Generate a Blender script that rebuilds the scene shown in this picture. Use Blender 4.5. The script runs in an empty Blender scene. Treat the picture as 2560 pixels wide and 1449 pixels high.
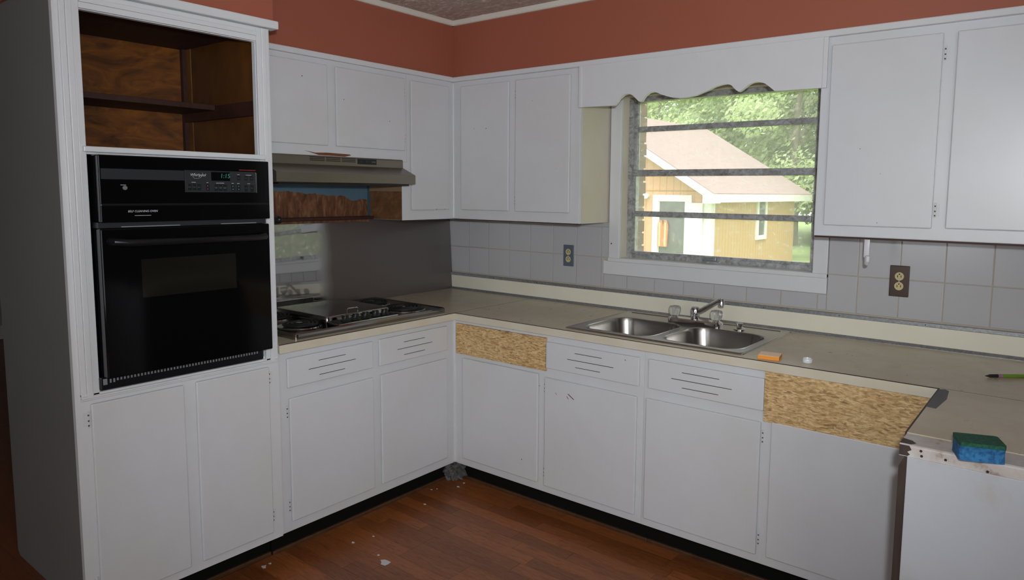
import bpy, bmesh, math, random
from mathutils import Vector, Matrix
random.seed(7)
C = bpy.context.scene.collection
R = math.radians
# ------------------------------------------------------------------ camera, world, lights, exposure
cam = bpy.data.cameras.new('camera'); cam.sensor_width = 36.0; cam.lens = 36.0*1759.354/2560
cam.shift_x = -70.916/2560; cam.shift_y = -64.187/2560; cam.clip_start = .05; cam.clip_end = 300
co = bpy.data.objects.new('camera', cam); C.objects.link(co)
co.location = (3.04593, -3.08833, 1.4694); co.rotation_euler = (1.4676585, -0.0095349, 0.6556842)
bpy.context.scene.camera = co
vs = bpy.context.scene.view_settings
vs.view_transform = 'Standard'; vs.look = 'None'; vs.exposure = 0.0; vs.gamma = 1.0; vs.use_curve_mapping = False
W = bpy.data.worlds.new('overcast_sky'); bpy.context.scene.world = W; W.use_nodes = True
bg = W.node_tree.nodes['Background']; bg.inputs[0].default_value = (.96, .98, 1, 1); bg.inputs[1].default_value = 2.7

def lamp(name, kind, loc, rot, energy, col=(1, 1, 1), **kw):
    l = bpy.data.lights.new(name, kind); l.energy = energy; l.color = col
    for k, v in kw.items(): setattr(l, k, v)
    o = bpy.data.objects.new(name, l); C.objects.link(o); o.location = loc; o.rotation_euler = rot
    return o
lamp('hazy_sun', 'SUN', (6, -8, 12), (0, 0, 0), 4.6, (1, .97, .9), angle=R(30)).rotation_euler = Vector((-.30, .42, -.86)).to_track_quat('-Z', 'Y').to_euler()
# the photographer's flash, just above and right of the lens
fl_o = lamp('camera_flash', 'SPOT', (3.10, -3.06, 1.60), (0, 0, 0), 147, (.90, .955, 1), shadow_soft_size=.03, spot_size=R(103), spot_blend=1.0)
fl_o.rotation_euler = Vector((-0.5920, 0.8059, -0.0008)).to_track_quat('-Z', 'Y').to_euler()
# fill lamps set in two added, unseen windows behind the photographer
lamp('fill_front', 'AREA', (1.8, -5.57, 1.45), (R(90), 0, 0), 3.5, (.88, .95, 1), shape='RECTANGLE', size=1.0, size_y=1.2)
lamp('fill_side', 'AREA', (5.17, -4.2, 1.25), (R(90), 0, R(90)), 12, (.88, .95, 1), shape='RECTANGLE', size=2.2, size_y=1.8)

# ------------------------------------------------------------------ materials
def s2l(c): return tuple(((x/255)/12.92 if x/255 <= .04045 else ((x/255+.055)/1.055)**2.4) for x in c)
class NM:
    def __init__(s, name):
        s.m = bpy.data.materials.new(name); s.m.use_nodes = True; s.t = s.m.node_tree
        s.b = s.t.nodes['Principled BSDF']; s.out = s.t.nodes['Material Output']; s._c = None
    def n(s, typ, **kw):
        nd = s.t.nodes.new('ShaderNode'+typ)
        for k, v in kw.items():
            if isinstance(v, bpy.types.NodeSocket): s.t.links.new(v, nd.inputs[k])
            elif k in nd.inputs: nd.inputs[k].default_value = v
            else: setattr(nd, k, v)
        return nd
    def co(s, scale=(1, 1, 1), kind='Object', rot=(0, 0, 0)):
        tc = s.t.nodes.new('ShaderNodeTexCoord'); mp = s.t.nodes.new('ShaderNodeMapping')
        mp.inputs['Scale'].default_value = scale; mp.inputs['Rotation'].default_value = rot
        s.t.links.new(tc.outputs[kind], mp.inputs['Vector']); return mp.outputs[0]
    def pos(s, scale=(1, 1, 1), rot=(0, 0, 0)):
        g = s.t.nodes.new('ShaderNodeNewGeometry'); mp = s.t.nodes.new('ShaderNodeMapping')
        mp.inputs['Scale'].default_value = scale; mp.inputs['Rotation'].default_value = rot
        s.t.links.new(g.outputs['Position'], mp.inputs['Vector']); return mp.outputs[0]
    def noise(s, vec, scale, detail=4, rough=.55, dist=0):
        nd = s.n('TexNoise'); s.t.links.new(vec, nd.inputs['Vector'])
        nd.inputs['Scale'].default_value = scale; nd.inputs['Detail'].default_value = detail
        nd.inputs['Roughness'].default_value = rough; nd.inputs['Distortion'].default_value = dist
        return nd.outputs['Fac']
    def ramp(s, fac, stops):
        nd = s.t.nodes.new('ShaderNodeValToRGB'); s.t.links.new(fac, nd.inputs[0])
        e = nd.color_ramp.elements
        while len(e) < len(stops): e.new(.5)
        for el, (p, c) in zip(e, stops): el.position = p; el.color = (*c, 1) if len(c) == 3 else c
        return nd.outputs[0]
    def mix(s, fac, a, b, mode='MIX'):
        nd = s.t.nodes.new('ShaderNodeMix'); nd.data_type = 'RGBA'; nd.blend_type = mode
        for sock, v in ((nd.inputs[0], fac), (nd.inputs[6], a), (nd.inputs[7], b)):
            if isinstance(v, bpy.types.NodeSocket): s.t.links.new(v, sock)
            elif isinstance(v, (int, float)): sock.default_value = v
            else: sock.default_value = (*v, 1)
        return nd.outputs[2]
    def math(s, op, a, b=0.0):
        nd = s.t.nodes.new('ShaderNodeMath'); nd.operation = op
        for i, v in enumerate((a, b)):
            if isinstance(v, bpy.types.NodeSocket): s.t.links.new(v, nd.inputs[i])
            else: nd.inputs[i].default_value = v
        return nd.outputs[0]
    def base(s, c):
        if isinstance(c, bpy.types.NodeSocket): s.t.links.new(c, s.b.inputs['Base Color'])
        else: s.b.inputs['Base Color'].default_value = (*c, 1)
    def bump(s, h, strength=.2, dist=.002):
        nd = s.t.nodes.new('ShaderNodeBump'); nd.inputs['Strength'].default_value = strength; nd.inputs['Distance'].default_value = dist
        s.t.links.new(h, nd.inputs['Height']); s.t.links.new(nd.outputs[0], s.b.inputs['Normal'])
    def set(s, **kw):
        for k, v in kw.items():
            k = k.replace('_', ' ')
            if isinstance(v, bpy.types.NodeSocket): s.t.links.new(v, s.b.inputs[k])
            else: s.b.inputs[k].default_value = v
        return s.m
def plain(name, col, rough=.5, metal=0, **kw):
    a = NM(name); a.base(col); return a.set(Roughness=rough, Metallic=metal, **kw)

def paint(name, col, yellow, rough=.38, specks=True, stain=.5):
    a = NM(name); p = a.pos()
    big = a.noise(p, 2.3, 3); fine = a.noise(p, 9, 4, .6)
    c = a.mix(a.math('MULTIPLY', a.ramp(big, [(.42, (0, 0, 0)), (.75, (1, 1, 1))]), stain), col, yellow)
    c = a.mix(a.math('MULTIPLY', a.ramp(fine, [(.35, (1, 1, 1)), (.6, (0, 0, 0))]), .10), c, tuple(x*.75 for x in col))
    if specks:
        v = a.n('TexVoronoi'); a.t.links.new(p, v.inputs['Vector']); v.inputs['Scale'].default_value = 13
        dot = a.math('LESS_THAN', v.outputs['Distance'], .035)
        sel = a.math('GREATER_THAN', a.n('SeparateColor', Color=v.outputs['Color']).outputs[0], .80)
        c = a.mix(a.math('MULTIPLY', dot, sel), c, (.06, .045, .035))
    a.base(c)
    br = a.noise(a.pos((60, 60, 8)), 5, 3)
    a.bump(br, .10, .001)
    return a.set(Roughness=rough)
M = {}
M['white'] = paint('white_cabinet_paint', (.66, .665, .69), (.62, .60, .55))
M['white_gloss'] = paint('white_gloss_paint', (.66, .67, .70), (.62, .61, .58), rough=.42)
for k_, v_ in (('Coat Weight', 1.0), ('Coat Roughness', .30)): M['white_gloss'].node_tree.nodes['Principled BSDF'].inputs[k_].default_value = v_
M['white_trim'] = paint('white_trim_paint', (.70, .705, .725), (.66, .64, .58), rough=.35, specks=False, stain=.3)
M['cream_paint'] = paint('yellowed_cream_paint', (.66, .60, .46), (.64, .63, .58), rough=.35, specks=False)
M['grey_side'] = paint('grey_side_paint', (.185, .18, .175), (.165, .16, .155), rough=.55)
a = NM('terracotta_wall_paint'); p = a.pos(); a.base(a.mix(a.noise(p, 3, 3), (.33, .094, .053), (.37, .106, .061))); a.bump(a.noise(p, 160, 2), .08, .001); M['pink'] = a.set(Roughness=.6)
a = NM('textured_ceiling_paint'); p = a.pos((1, 2.4, 1), (0, 0, .6))
st = a.noise(p, 17, 5, .7, 1.2)
a.base(a.ramp(st, [(.42, (.46, .36, .31)), (.56, (.58, .49, .44)), (.66, (.88, .84, .81))])); a.bump(st, .5, .006); M['ceiling'] = a.set(Roughness=.8)
M['crown'] = plain('aged_white_moulding', (.72, .68, .60), .5)
a = NM('glazed_wall_tile'); oi = a.n('ObjectInfo'); a.base(a.mix(oi.outputs['Random'], (.485, .475, .485), (.51, .50, .51))); a.bump(a.noise(a.pos(), 14, 2), .03, .002); M['tile'] = a.set(Roughness=.16)
M['grout'] = plain('beige_grout', (.50, .43, .34), .8)
a = NM('worn_beige_laminate'); p = a.pos()
c = a.ramp(a.noise(p, 2.6, 5, .65), [(.3, (.50, .42, .285)), (.55, (.58, .51, .375)), (.75, (.62, .56, .43))])
c = a.mix(a.math('MULTIPLY', a.ramp(a.noise(a.pos((3, 1, 1)), 5, 4, .7), [(.55, (0, 0, 0)), (.75, (1, 1, 1))]), .35), c, (.44, .34, .21))
a.base(c); M['laminate'] = a.set(Roughness=a.math('ADD', .22, a.math('MULTIPLY', a.noise(p, 22, 3), .18)))
a = NM('lit_laminate_edge'); p = a.pos(); a.base(a.ramp(a.noise(p, 6, 4), [(.3, (.62, .55, .41)), (.7, (.68, .63, .52))])); M['edge'] = a.set(Roughness=.4)  # same laminate as the worktop, coloured lighter for flash on upright faces
a = NM('lit_backsplash_laminate'); p = a.pos(); a.base(a.ramp(a.noise(p, 3, 4), [(.3, (.78, .73, .58)), (.7, (.83, .79, .66))])); M['splash'] = a.set(Roughness=.35)  # worktop laminate again, flash brightness put into a paler colour
def osb(name):
    a = NM(name)
    p = a.pos((1, 1, 1)); warp = a.n('TexNoise'); a.t.links.new(p, warp.inputs['Vector']); warp.inputs['Scale'].default_value = 16
    sc = a.n('VectorMath', operation='SCALE'); a.t.links.new(warp.outputs['Color'], sc.inputs[0]); sc.inputs['Scale'].default_value = .022
    ad = a.n('VectorMath', operation='ADD'); a.t.links.new(p, ad.inputs[0]); a.t.links.new(sc.outputs[0], ad.inputs[1])
    mp = a.n('Mapping'); a.t.links.new(ad.outputs[0], mp.inputs['Vector']); mp.inputs['Scale'].default_value = (1, 1, 3.8)
    v = a.n('TexVoronoi'); a.t.links.new(mp.outputs[0], v.inputs['Vector']); v.inputs['Scale'].default_value = 60
    mp2 = a.n('Mapping'); a.t.links.new(ad.outputs[0], mp2.inputs['Vector']); mp2.inputs['Scale'].default_value = (1, 1, 3.4); mp2.inputs['Rotation'].default_value = (.8, .8, 0)
    v2 = a.n('TexVoronoi'); a.t.links.new(mp2.outputs[0], v2.inputs['Vector']); v2.inputs['Scale'].default_value = 48
    r1 = a.n('SeparateColor', Color=v.outputs['Color']).outputs[0]; r2 = a.n('SeparateColor', Color=v2.outputs['Color']).outputs[1]
    c1 = a.ramp(r1, [(0, (.16, .075, .025)), (.2, (.50, .30, .11)), (.6, (.74, .50, .23)), (1, (.88, .66, .36))])
    c2 = a.ramp(r2, [(0, (.36, .20, .07)), (.5, (.64, .42, .18)), (1, (.82, .58, .30))])
    c = a.mix(.45, c1, c2); c = a.mix(a.math('MULTIPLY', a.ramp(a.noise(a.pos((14, 14, 40)), 6, 4), [(.5, (0, 0, 0)), (.7, (1, 1, 1))]), .6), c, (.30, .16, .055))
    a.base(c); a.bump(r1, .3, .002); return a.set(Roughness=.6)
M['osb'] = osb('oriented_strand_board')
def wood(name, dark, light, scale=(1, 1, 8), rough=.4, dist=1.5, sc=6):
    a = NM(name); n = a.noise(a.pos(scale), sc, 5, .6, dist); a.base(a.ramp(n, [(.3, dark), (.7, light)])); return a.set(Roughness=rough)
M['ply'] = wood('stained_plywood', (.05, .0125, .0015), (.27, .088, .010), (1, 1.2, 3.5), .45, 2.0, 4)
M['ply_side'] = wood('stained_side_plywood', (.06, .019, .003), (.135, .047, .007), (2, 1, 1), .5, 1, 4)
M['dark_wood'] = wood('dark_stained_wood', (.024, .006, .003), (.05, .013, .006), (2, 6, 6), .6, 1, 5)
M['orange_wood'] = wood('raw_edge_wood', (.12, .042, .008), (.19, .075, .014), (4, 4, 1), .5, 1, 5)
M['brown_edge'] = wood('chocolate_brown_wood', (.032, .018, .013), (.055, .034, .026), (4, 4, 1), .55, 1, 5)
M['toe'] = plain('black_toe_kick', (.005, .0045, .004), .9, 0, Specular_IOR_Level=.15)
M['shoe'] = wood('brown_shoe_moulding', (.055, .024, .010), (.10, .045, .018), (2, 2, 2), .4)
a = NM('oak_strip_floor'); oi = a.n('ObjectInfo')
g = a.noise(a.pos((1.2, 13, 1)), 9, 6, .65, 1.6)
c = a.ramp(g, [(.28, (.135, .038, .0105)), (.5, (.28, .088, .026)), (.72, (.38, .13, .043))])
a.base(a.mix(1.0, c, a.ramp(oi.outputs['Random'], [(0, (.66, .64, .60)), (.5, (.88, .88, .84)), (1, (1.12, 1.13, 1.06))]), 'MULTIPLY')); a.bump(g, .05, .001); M['plank'] = a.set(Roughness=.34)
a = NM('oak_strip_floor_far'); p = a.pos()
br = a.n('TexBrick'); a.t.links.new(p, br.inputs['Vector']); br.inputs['Scale'].default_value = 1; br.inputs['Brick Width'].default_value = .42; br.inputs['Row Height'].default_value = .066; br.inputs['Mortar Size'].default_value = .0008
br.inputs['Color1'].default_value = (.255, .078, .023, 1); br.inputs['Color2'].default_value = (.17, .05, .0145, 1); br.inputs['Mortar'].default_value = (.06, .025, .01, 1)
g = a.noise(a.pos((1.2, 13, 1)), 9, 6, .65, 1.6); a.base(a.mix(.4, br.outputs[0], a.ramp(g, [(.28, (.135, .038, .0105)), (.72, (.38, .13, .043))]))); M['floor'] = a.set(Roughness=.36)
M['black_glass'] = plain('black_oven_glass', (.0025, .0025, .003), .08, 0, Specular_IOR_Level=.22)
M['black_enamel'] = plain('black_enamel', (.006, .0065, .008), .28, 0, Specular_IOR_Level=.4)
M['oven_window'] = plain('smoked_oven_window', (.009, .008, .006), .10)
M['charcoal'] = plain('charcoal_keypad', (.022, .025, .029), .35)
M['black_plastic'] = plain('black_plastic', (.008, .008, .008), .35)
M['grey_plastic'] = plain('grey_button', (.16, .16, .17), .4)
M['vent_fin'] = plain('oxidised_vent_metal', (.34, .37, .38), .45, .6)
M['print'] = plain('pale_print', (.55, .56, .58), .5)
M['red_print'] = plain('red_print', (.30, .015, .015), .5)
M['pink_print'] = plain('soft_red_print', (.42, .10, .10), .5)
M['teal_print'] = plain('teal_print', (.09, .36, .33), .5)
a = NM('green_clock_digits'); a.base((.02, .12, .08)); M['digits'] = a.set(Roughness=.4, Emission_Color=(.05, .5, .32, 1), Emission_Strength=.22)
M['chrome'] = plain('chrome', (.72, .72, .73), .08, 1)
a = NM('brushed_stainless_sink'); a.base(a.mix(a.noise(a.pos((40, 4, 40)), 8, 3), (.34, .32, .30), (.46, .44, .41))); M['steel'] = a.set(Roughness=.27, Metallic=1.0)
M['cook_steel'] = plain('dark_polished_steel', (.30, .29, .27), .13, 1)
a = NM('bronze_hood_enamel'); a.base(a.mix(a.noise(a.pos((3, 3, 60)), 6, 3), (.20, .175, .14), (.245, .215, .17))); M['hood'] = a.set(Roughness=.30, Metallic=.75)
a = NM('dark_splash_sheet'); sy_ = a.n('SeparateXYZ', Vector=a.n('NewGeometry').outputs['Position']).outputs['Y']      # reflection shaped in the material: mirror at one end, muted brown at other
dull_end = a.ramp(a.math('ADD', a.math('MULTIPLY', sy_, -1), a.math('MULTIPLY', a.noise(a.pos(), 6, 3), .04)), [(.90, (1, 1, 1)), (.99, (0, 0, 0))])
a.base(a.mix(dull_end, (.022, .018, .016), (.056, .037, .030))); M['sheet'] = a.set(Roughness=a.math('ADD', .03, a.math('MULTIPLY', dull_end, .36)), IOR=a.math('SUBTRACT', 4.1, a.math('MULTIPLY', dull_end, 2.1)))
M['coil'] = plain('black_burner_coil', (.018, .019, .02), .38, .3)
M['alu'] = wood('oxidised_aluminium', (.24, .245, .25), (.42, .43, .44), (20, 20, 20), .38, 1, 4); 
a = M['alu'].node_tree.nodes['Principled BSDF']; a.inputs['Metallic'].default_value = .6
M['dirty_alu'] = wood('dirty_window_aluminium', (.20, .195, .18), (.56, .57, .575), (5, 5, 5), .5, 1, 7)
M['dirty_alu'].node_tree.nodes['Principled BSDF'].inputs['Metallic'].default_value = .4
a = NM('dirty_window_glass')
for nd in (a.b,): a.t.nodes.remove(nd)
tr = a.n('BsdfTransparent'); tr.inputs[0].default_value = (.97, .97, .96, 1); gl = a.n('BsdfGlossy'); gl.inputs['Roughness'].default_value = .02
df = a.n('BsdfTranslucent'); df.inputs[0].default_value = (.9, .88, .82, 1)
fr = a.n('Fresnel'); mx = a.n('MixShader'); a.t.links.new(fr.outputs[0], mx.inputs[0]); a.t.links.new(tr.outputs[0], mx.inputs[1]); a.t.links.new(gl.outputs[0], mx.inputs[2])
dirt = a.ramp(a.noise(a.pos(), 34, 6, .75), [(.50, (.13, .13, .13)), (.62, (.23, .23, .23)), (.72, (.5, .5, .5))])
mx2 = a.n('MixShader'); a.t.links.new(dirt, mx2.inputs[0]); a.t.links.new(mx.outputs[0], mx2.inputs[1]); a.t.links.new(df.outputs[0], mx2.inputs[2])
a.t.links.new(mx2.outputs[0], a.out.inputs['Surface']); M['glass'] = a.m
M['clear'] = plain('clear_acrylic', (.86, .86, .85), .05, 0, Transmission_Weight=.85, IOR=1.45)
M['blue_plate'] = plain('slate_blue_plate', (.10, .125, .165), .45)
M['bronze_plate'] = plain('antique_bronze_plate', (.085, .060, .050), .30, .7)
M['ivory'] = plain('ivory_receptacle', (.60, .49, .25), .4)
M['slot'] = plain('dark_slot', (.02, .015, .01), .8)
M['white_plastic'] = plain('white_plastic', (.72, .71, .74), .3)
M['milky'] = plain('milky_plastic', (.80, .82, .84), .25, 0, Transmission_Weight=.12)
M['note_orange'] = plain('orange_note_paper', (.85, .31, .03), .6)
M['note_top'] = plain('peach_note_top', (.95, .70, .48), .6)
a = NM('blue_sponge_foam'); n = a.noise(a.pos(), 120, 3); a.base(a.ramp(n, [(.35, (.012, .085, .22)), (.65, (.035, .19, .40))])); a.bump(n, .6, .004); M['sponge'] = a.set(Roughness=.9)
a = NM('green_scouring_pad'); n = a.noise(a.pos(), 160, 4); a.base(a.ramp(n, [(.35, (.008, .055, .035)), (.65, (.022, .115, .07))])); a.bump(n, .5, .003); M['pad'] = a.set(Roughness=.95)
M['tape'] = plain('grey_duct_tape', (.115, .115, .118), .55)
M['black_tip'] = plain('black_bristle', (.008, .008, .008), .6)
M['pen_green'] = plain('lime_green_plastic', (.16, .29, .02), .3)
M['pen_pink'] = plain('pink_purple_ferrule', (.35, .15, .27), .3)
a = NM('raw_scuffed_board'); p = a.pos((1, 1, 1)); a.base(a.ramp(a.noise(p, 9, 5, .7), [(.30, (.20, .12, .075)), (.42, (.50, .44, .40)), (.65, (.60, .57, .55))])); M['raw_board'] = a.set(Roughness=.45)
a = NM('scuffed_white_panel'); p = a.pos(); a.base(a.ramp(a.noise(p, 4.5, 5, .6), [(.30, (.44, .41, .37)), (.45, (.49, .50, .53)), (.8, (.50, .52, .57))])); M['scuff_white'] = a.set(Roughness=.4)
a = NM('torn_blue_wall')       # blue paint above a ragged torn brown paper line
gm = a.n('NewGeometry'); sx = a.n('SeparateXYZ', Vector=gm.outputs['Position'])
edge = a.math('ADD', a.math('ADD', sx.outputs['Z'], a.math('MULTIPLY', sx.outputs['Y'], .085)), a.math('MULTIPLY', a.math('SUBTRACT', a.noise(a.pos((0, 1, 0)), 4.5, 4, .6), .5), .12))
blue = a.mix(a.noise(a.pos(), 5, 3), (.075, .135, .185), (.10, .17, .21))
brown = a.ramp(a.noise(a.pos((1, 4, 1.2)), 9, 5, .65, .8), [(.30, (.05, .018, .008)), (.5, (.15, .055, .02)), (.68, (.26, .13, .065))])
a.base(a.mix(a.math('GREATER_THAN', edge, 1.362), brown, blue)); a.bump(edge, .2, .01); M['torn'] = a.set(Roughness=.7)
a = NM('torn_brown_side'); sx = a.n('SeparateXYZ', Vector=a.n('NewGeometry').outputs['Position'])
e2 = a.math('ADD', sx.outputs['X'], a.math('MULTIPLY', a.math('SUBTRACT', a.noise(a.pos((0, 0, 1)), 9, 4), .5), .07))
bw = a.ramp(a.noise(a.pos((3, 1, 4)), 4, 5, .6, .5), [(.3, (.10, .042, .016)), (.55, (.19, .085, .032)), (.75, (.28, .15, .075))])
bw = a.mix(a.math('GREATER_THAN', sx.outputs['Z'], 1.463), bw, (.30, .19, .115))
a.base(a.mix(a.math('GREATER_THAN', e2, .03), blue if False else (.06, .10, .13), bw)); M['torn_side'] = a.set(Roughness=.7)
M['rust_wood'] = plain('bare_reddish_wood', (.17, .055, .018), .6)
M['hinge'] = plain('painted_hinge', (.50, .47, .42), .45)
M['rust'] = plain('rusty_hinge_pin', (.10, .06, .035), .7)
a = NM('grey_dust_clump'); n = a.noise(a.pos(), 22, 5, .7); a.base(a.ramp(n, [(.35, (.045, .042, .04)), (.65, (.15, .145, .14))])); M['dust'] = a.set(Roughness=.95)
M['flake'] = plain('pale_paint_flake', (.62, .62, .61), .6)
# outdoors
a = NM('peach_board_siding'); wv = a.n('TexWave', wave_type='BANDS', bands_direction='X'); a.t.links.new(a.pos(), wv.inputs['Vector']); wv.inputs['Scale'].default_value = 1.6
a.base(a.mix(a.ramp(wv.outputs[0], [(0, (1, 1, 1)), (.06, (0, 0, 0))]), (.64, .37, .21), (.46, .25, .13))); M['siding_front'] = a.set(Roughness=.8)
a = NM('ochre_board_siding'); wv = a.n('TexWave', wave_type='BANDS', bands_direction='Y'); a.t.links.new(a.pos(), wv.inputs['Vector']); wv.inputs['Scale'].default_value = 1.6
a.base(a.mix(a.ramp(wv.outputs[0], [(0, (1, 1, 1)), (.10, (0, 0, 0))]), (.54, .34, .14), (.40, .23, .08))); M['siding_side'] = a.set(Roughness=.8)
a = NM('weathered_shingles'); n = a.noise(a.pos((1, 1, 14)), 3, 4); a.base(a.ramp(n, [(.3, (.27, .20, .19)), (.7, (.35, .27, .26))])); M['shingle'] = a.set(Roughness=.9)
M['out_white'] = plain('outdoor_white_paint', (.80, .80, .78), .6)
M['out_glass'] = plain('dark_shed_glass', (.10, .11, .11), .1)
M['vest'] = plain('orange_safety_vest', (.85, .20, .07), .7)
M['vest_band'] = plain('yellow_reflective_band', (.85, .68, .30), .6)
def leaf(name, c1, c2):
    a = NM(name); a.t.nodes.remove(a.b); oi = a.noise(a.pos(), 1.1, 3)
    c = a.mix(oi, c1, c2); d = a.n('BsdfDiffuse'); t = a.n('BsdfTranslucent'); m = a.n('MixShader'); m.inputs[0].default_value = .45
    a.t.links.new(c, d.inputs[0]); a.t.links.new(c, t.inputs[0]); a.t.links.new(d.outputs[0], m.inputs[1]); a.t.links.new(t.outputs[0], m.inputs[2])
    a.t.links.new(m.outputs[0], a.out.inputs['Surface']); return a.m
M['leaf_pale'] = leaf('pale_green_leaves', (.42, .56, .24), (.70, .80, .50))
M['leaf_mid'] = leaf('mid_green_leaves', (.20, .33, .11), (.44, .56, .26))
M['leaf_dark'] = leaf('deep_green_leaves', (.08, .17, .05), (.20, .31, .11))
M['bark'] = wood('grey_bark', (.12, .10, .08), (.24, .21, .17), (6, 6, 1), .9)
a = NM('lawn_grass'); n = a.noise(a.pos(), 2, 5); a.base(a.ramp(n, [(.3, (.16, .26, .08)), (.7, (.30, .40, .15))])); M['lawn'] = a.set(Roughness=.95)
M['brick'] = plain('brown_brick', (.20, .115, .075), .85)
M['mortar'] = plain('grey_mortar', (.36, .34, .31), .9)
M['table_wood'] = wood('weathered_table_wood', (.36, .25, .15), (.55, .40, .26), (3, 3, 3), .7)
M['red_plastic'] = plain('faded_red_plastic', (.55, .12, .08), .5)
M['dim_wall'] = plain('grey_room_wall', (.36, .37, .37), .7)

# ------------------------------------------------------------------ geometry helpers
ORI = {}
class MB:
    def __init__(s): s.bm = bmesh.new()
    def box(s, x0, x1, y0, y1, z0, z1, bev=0, seg=2):
        x0, x1 = sorted((x0, x1)); y0, y1 = sorted((y0, y1)); z0, z1 = sorted((z0, z1))
        r = bmesh.ops.create_cube(s.bm, size=1.0)
        for v in r['verts']: v.co = Vector((x0+(v.co.x+.5)*(x1-x0), y0+(v.co.y+.5)*(y1-y0), z0+(v.co.z+.5)*(z1-z0)))
        if bev:
            ed = list({e for v in r['verts'] for e in v.link_edges})
            bmesh.ops.bevel(s.bm, geom=ed, offset=bev, segments=seg, profile=.5, affect='EDGES')
        return s
    def loft(s, rings, cap=True, closed=True):
        rv = [[s.bm.verts.new(p) for p in ring] for ring in rings]; n = len(rv[0])
        for a, b in zip(rv, rv[1:]):
            for i in range(n if closed else n-1):
                s.bm.faces.new((a[i], a[(i+1) % n], b[(i+1) % n], b[i]))
        if cap: s.bm.faces.new(rv[0][::-1]); s.bm.faces.new(rv[-1])
        return s
    def prism(s, pts, axis, lo, hi):       # pts: 2-D outline in the two other axes
        def P(p, t): return {'x': (t, p[0], p[1]), 'y': (p[0], t, p[1]), 'z': (p[0], p[1], t)}[axis]
        return s.loft([[P(p, lo) for p in pts], [P(p, hi) for p in pts]])
    def tube(s, path, r, n=12, cap=True):
        path = [Vector(p) for p in path]; rings = []
        rs = r if isinstance(r, (list, tuple)) else [r]*len(path)
        up = None
        for i, p in enumerate(path):
            d = (path[min(i+1, len(path)-1)]-path[max(i-1, 0)]).normalized()
            if up is None: up = d.orthogonal().normalized()
            up = (up-d*up.dot(d)).normalized(); w = d.cross(up)
            rings.append([p+(up*math.cos(2*math.pi*k/n)+w*math.sin(2*math.pi*k/n))*rs[i] for k in range(n)])
        return s.loft(rings, cap)
    def lathe(s, prof, c, axis='z', n=24, cap=True, flute=0, nf=0):
        rings = []
        for r, h in prof:
            ring = []
            for k in range(n):
                t = 2*math.pi*k/n; q = r*(1+(flute*math.cos(nf*t) if nf else 0))
                a_, b_ = q*math.cos(t), q*math.sin(t)
                ring.append(Vector(c)+Vector({'z': (a_, b_, h), 'x': (h, a_, b_), 'y': (a_, h, b_)}[axis]))
            rings.append(ring)
        return s.loft(rings, cap)
    def plate(s, outer, hole, z0, z1):     # slab with one hole; both outlines have as many points
        n = len(outer); rv = {}
        for nm, pts, z in (('ot', outer, z1), ('it', hole, z1), ('ob', outer, z0), ('ib', hole, z0)):
            rv[nm] = [s.bm.verts.new((p[0], p[1], z)) for p in pts]
        for i in range(n):
            j = (i+1) % n
            for a, b in (('ot', 'it'), ('it', 'ib'), ('ib', 'ob'), ('ob', 'ot')):
                s.bm.faces.new((rv[a][i], rv[a][j], rv[b][j], rv[b][i]))
        return s
def obj(name, mb, mat, parent=None, smooth=False, origin=None):
    bm = mb.bm; bmesh.ops.recalc_face_normals(bm, faces=bm.faces)
    lo = Vector((min(v.co.x for v in bm.verts), min(v.co.y for v in bm.verts), min(v.co.z for v in bm.verts)))
    hi = Vector((max(v.co.x for v in bm.verts), max(v.co.y for v in bm.verts), max(v.co.z for v in bm.verts)))
    w = Vector(origin) if origin else Vector(((lo.x+hi.x)/2, (lo.y+hi.y)/2, lo.z))
    for v in bm.verts: v.co -= w
    me = bpy.data.meshes.new(name); bm.to_mesh(me); bm.free()
    mats = mat if isinstance(mat, (list, tuple)) else [mat]
    for m in mats: me.materials.append(M[m] if isinstance(m, str) else m)
    if smooth:
        for p in me.polygons: p.use_smooth = True
        try: me.set_sharp_from_angle(angle=R(35))
        except Exception: pass
    o = bpy.data.objects.new(name, me); C.objects.link(o)
    ORI[o] = w
    if parent: o.parent = parent; o.location = w-ORI[parent]
    else: o.location = w
    return o
def empty(name, loc, label, cat, group=None):
    o = bpy.data.objects.new(name, None); C.objects.link(o); o.location = loc; o.empty_display_size = .05; ORI[o] = Vector(loc)
    return tag(o, label, cat, group)
def tag(o, label, cat, group=None):
    o['label'] = label; o['category'] = cat
    if group: o['group'] = group
    return o
def struct(o): o['kind'] = 'structure'; return o
def bx(name, dims, mat, parent=None, bev=0, seg=2): return obj(name, MB().box(*dims, bev=bev, seg=seg), mat, parent)
def rb(run, u0, u1, d0, d1, z0, z1):       # box along a wall: u from the corner, d out from the wall
    return (d0, d1, -u0, -u1, z0, z1) if run == 'A' else (u0, u1, -d0, -d1, z0, z1)
def sh(name, me, mat_box, parent):          # shared unit-cube piece scaled into place
    x0, x1, y0, y1, z0, z1 = mat_box
    o = bpy.data.objects.new(name, me); C.objects.link(o); w = Vector(((x0+x1)/2, (y0+y1)/2, (z0+z1)/2))
    o.parent = parent; o.location = w-ORI[parent]; o.scale = (abs(x1-x0), abs(y1-y0), abs(z1-z0)); ORI[o] = w
    return o
def unit(name, mat, bev=0):
    bm = bmesh.new(); bmesh.ops.create_cube(bm, size=1.0)
    if bev: bmesh.ops.bevel(bm, geom=list(bm.edges), offset=bev, segments=1, affect='EDGES')
    me = bpy.data.meshes.new(name); bm.to_mesh(me); bm.free(); me.materials.append(M[mat]); return me
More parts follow.
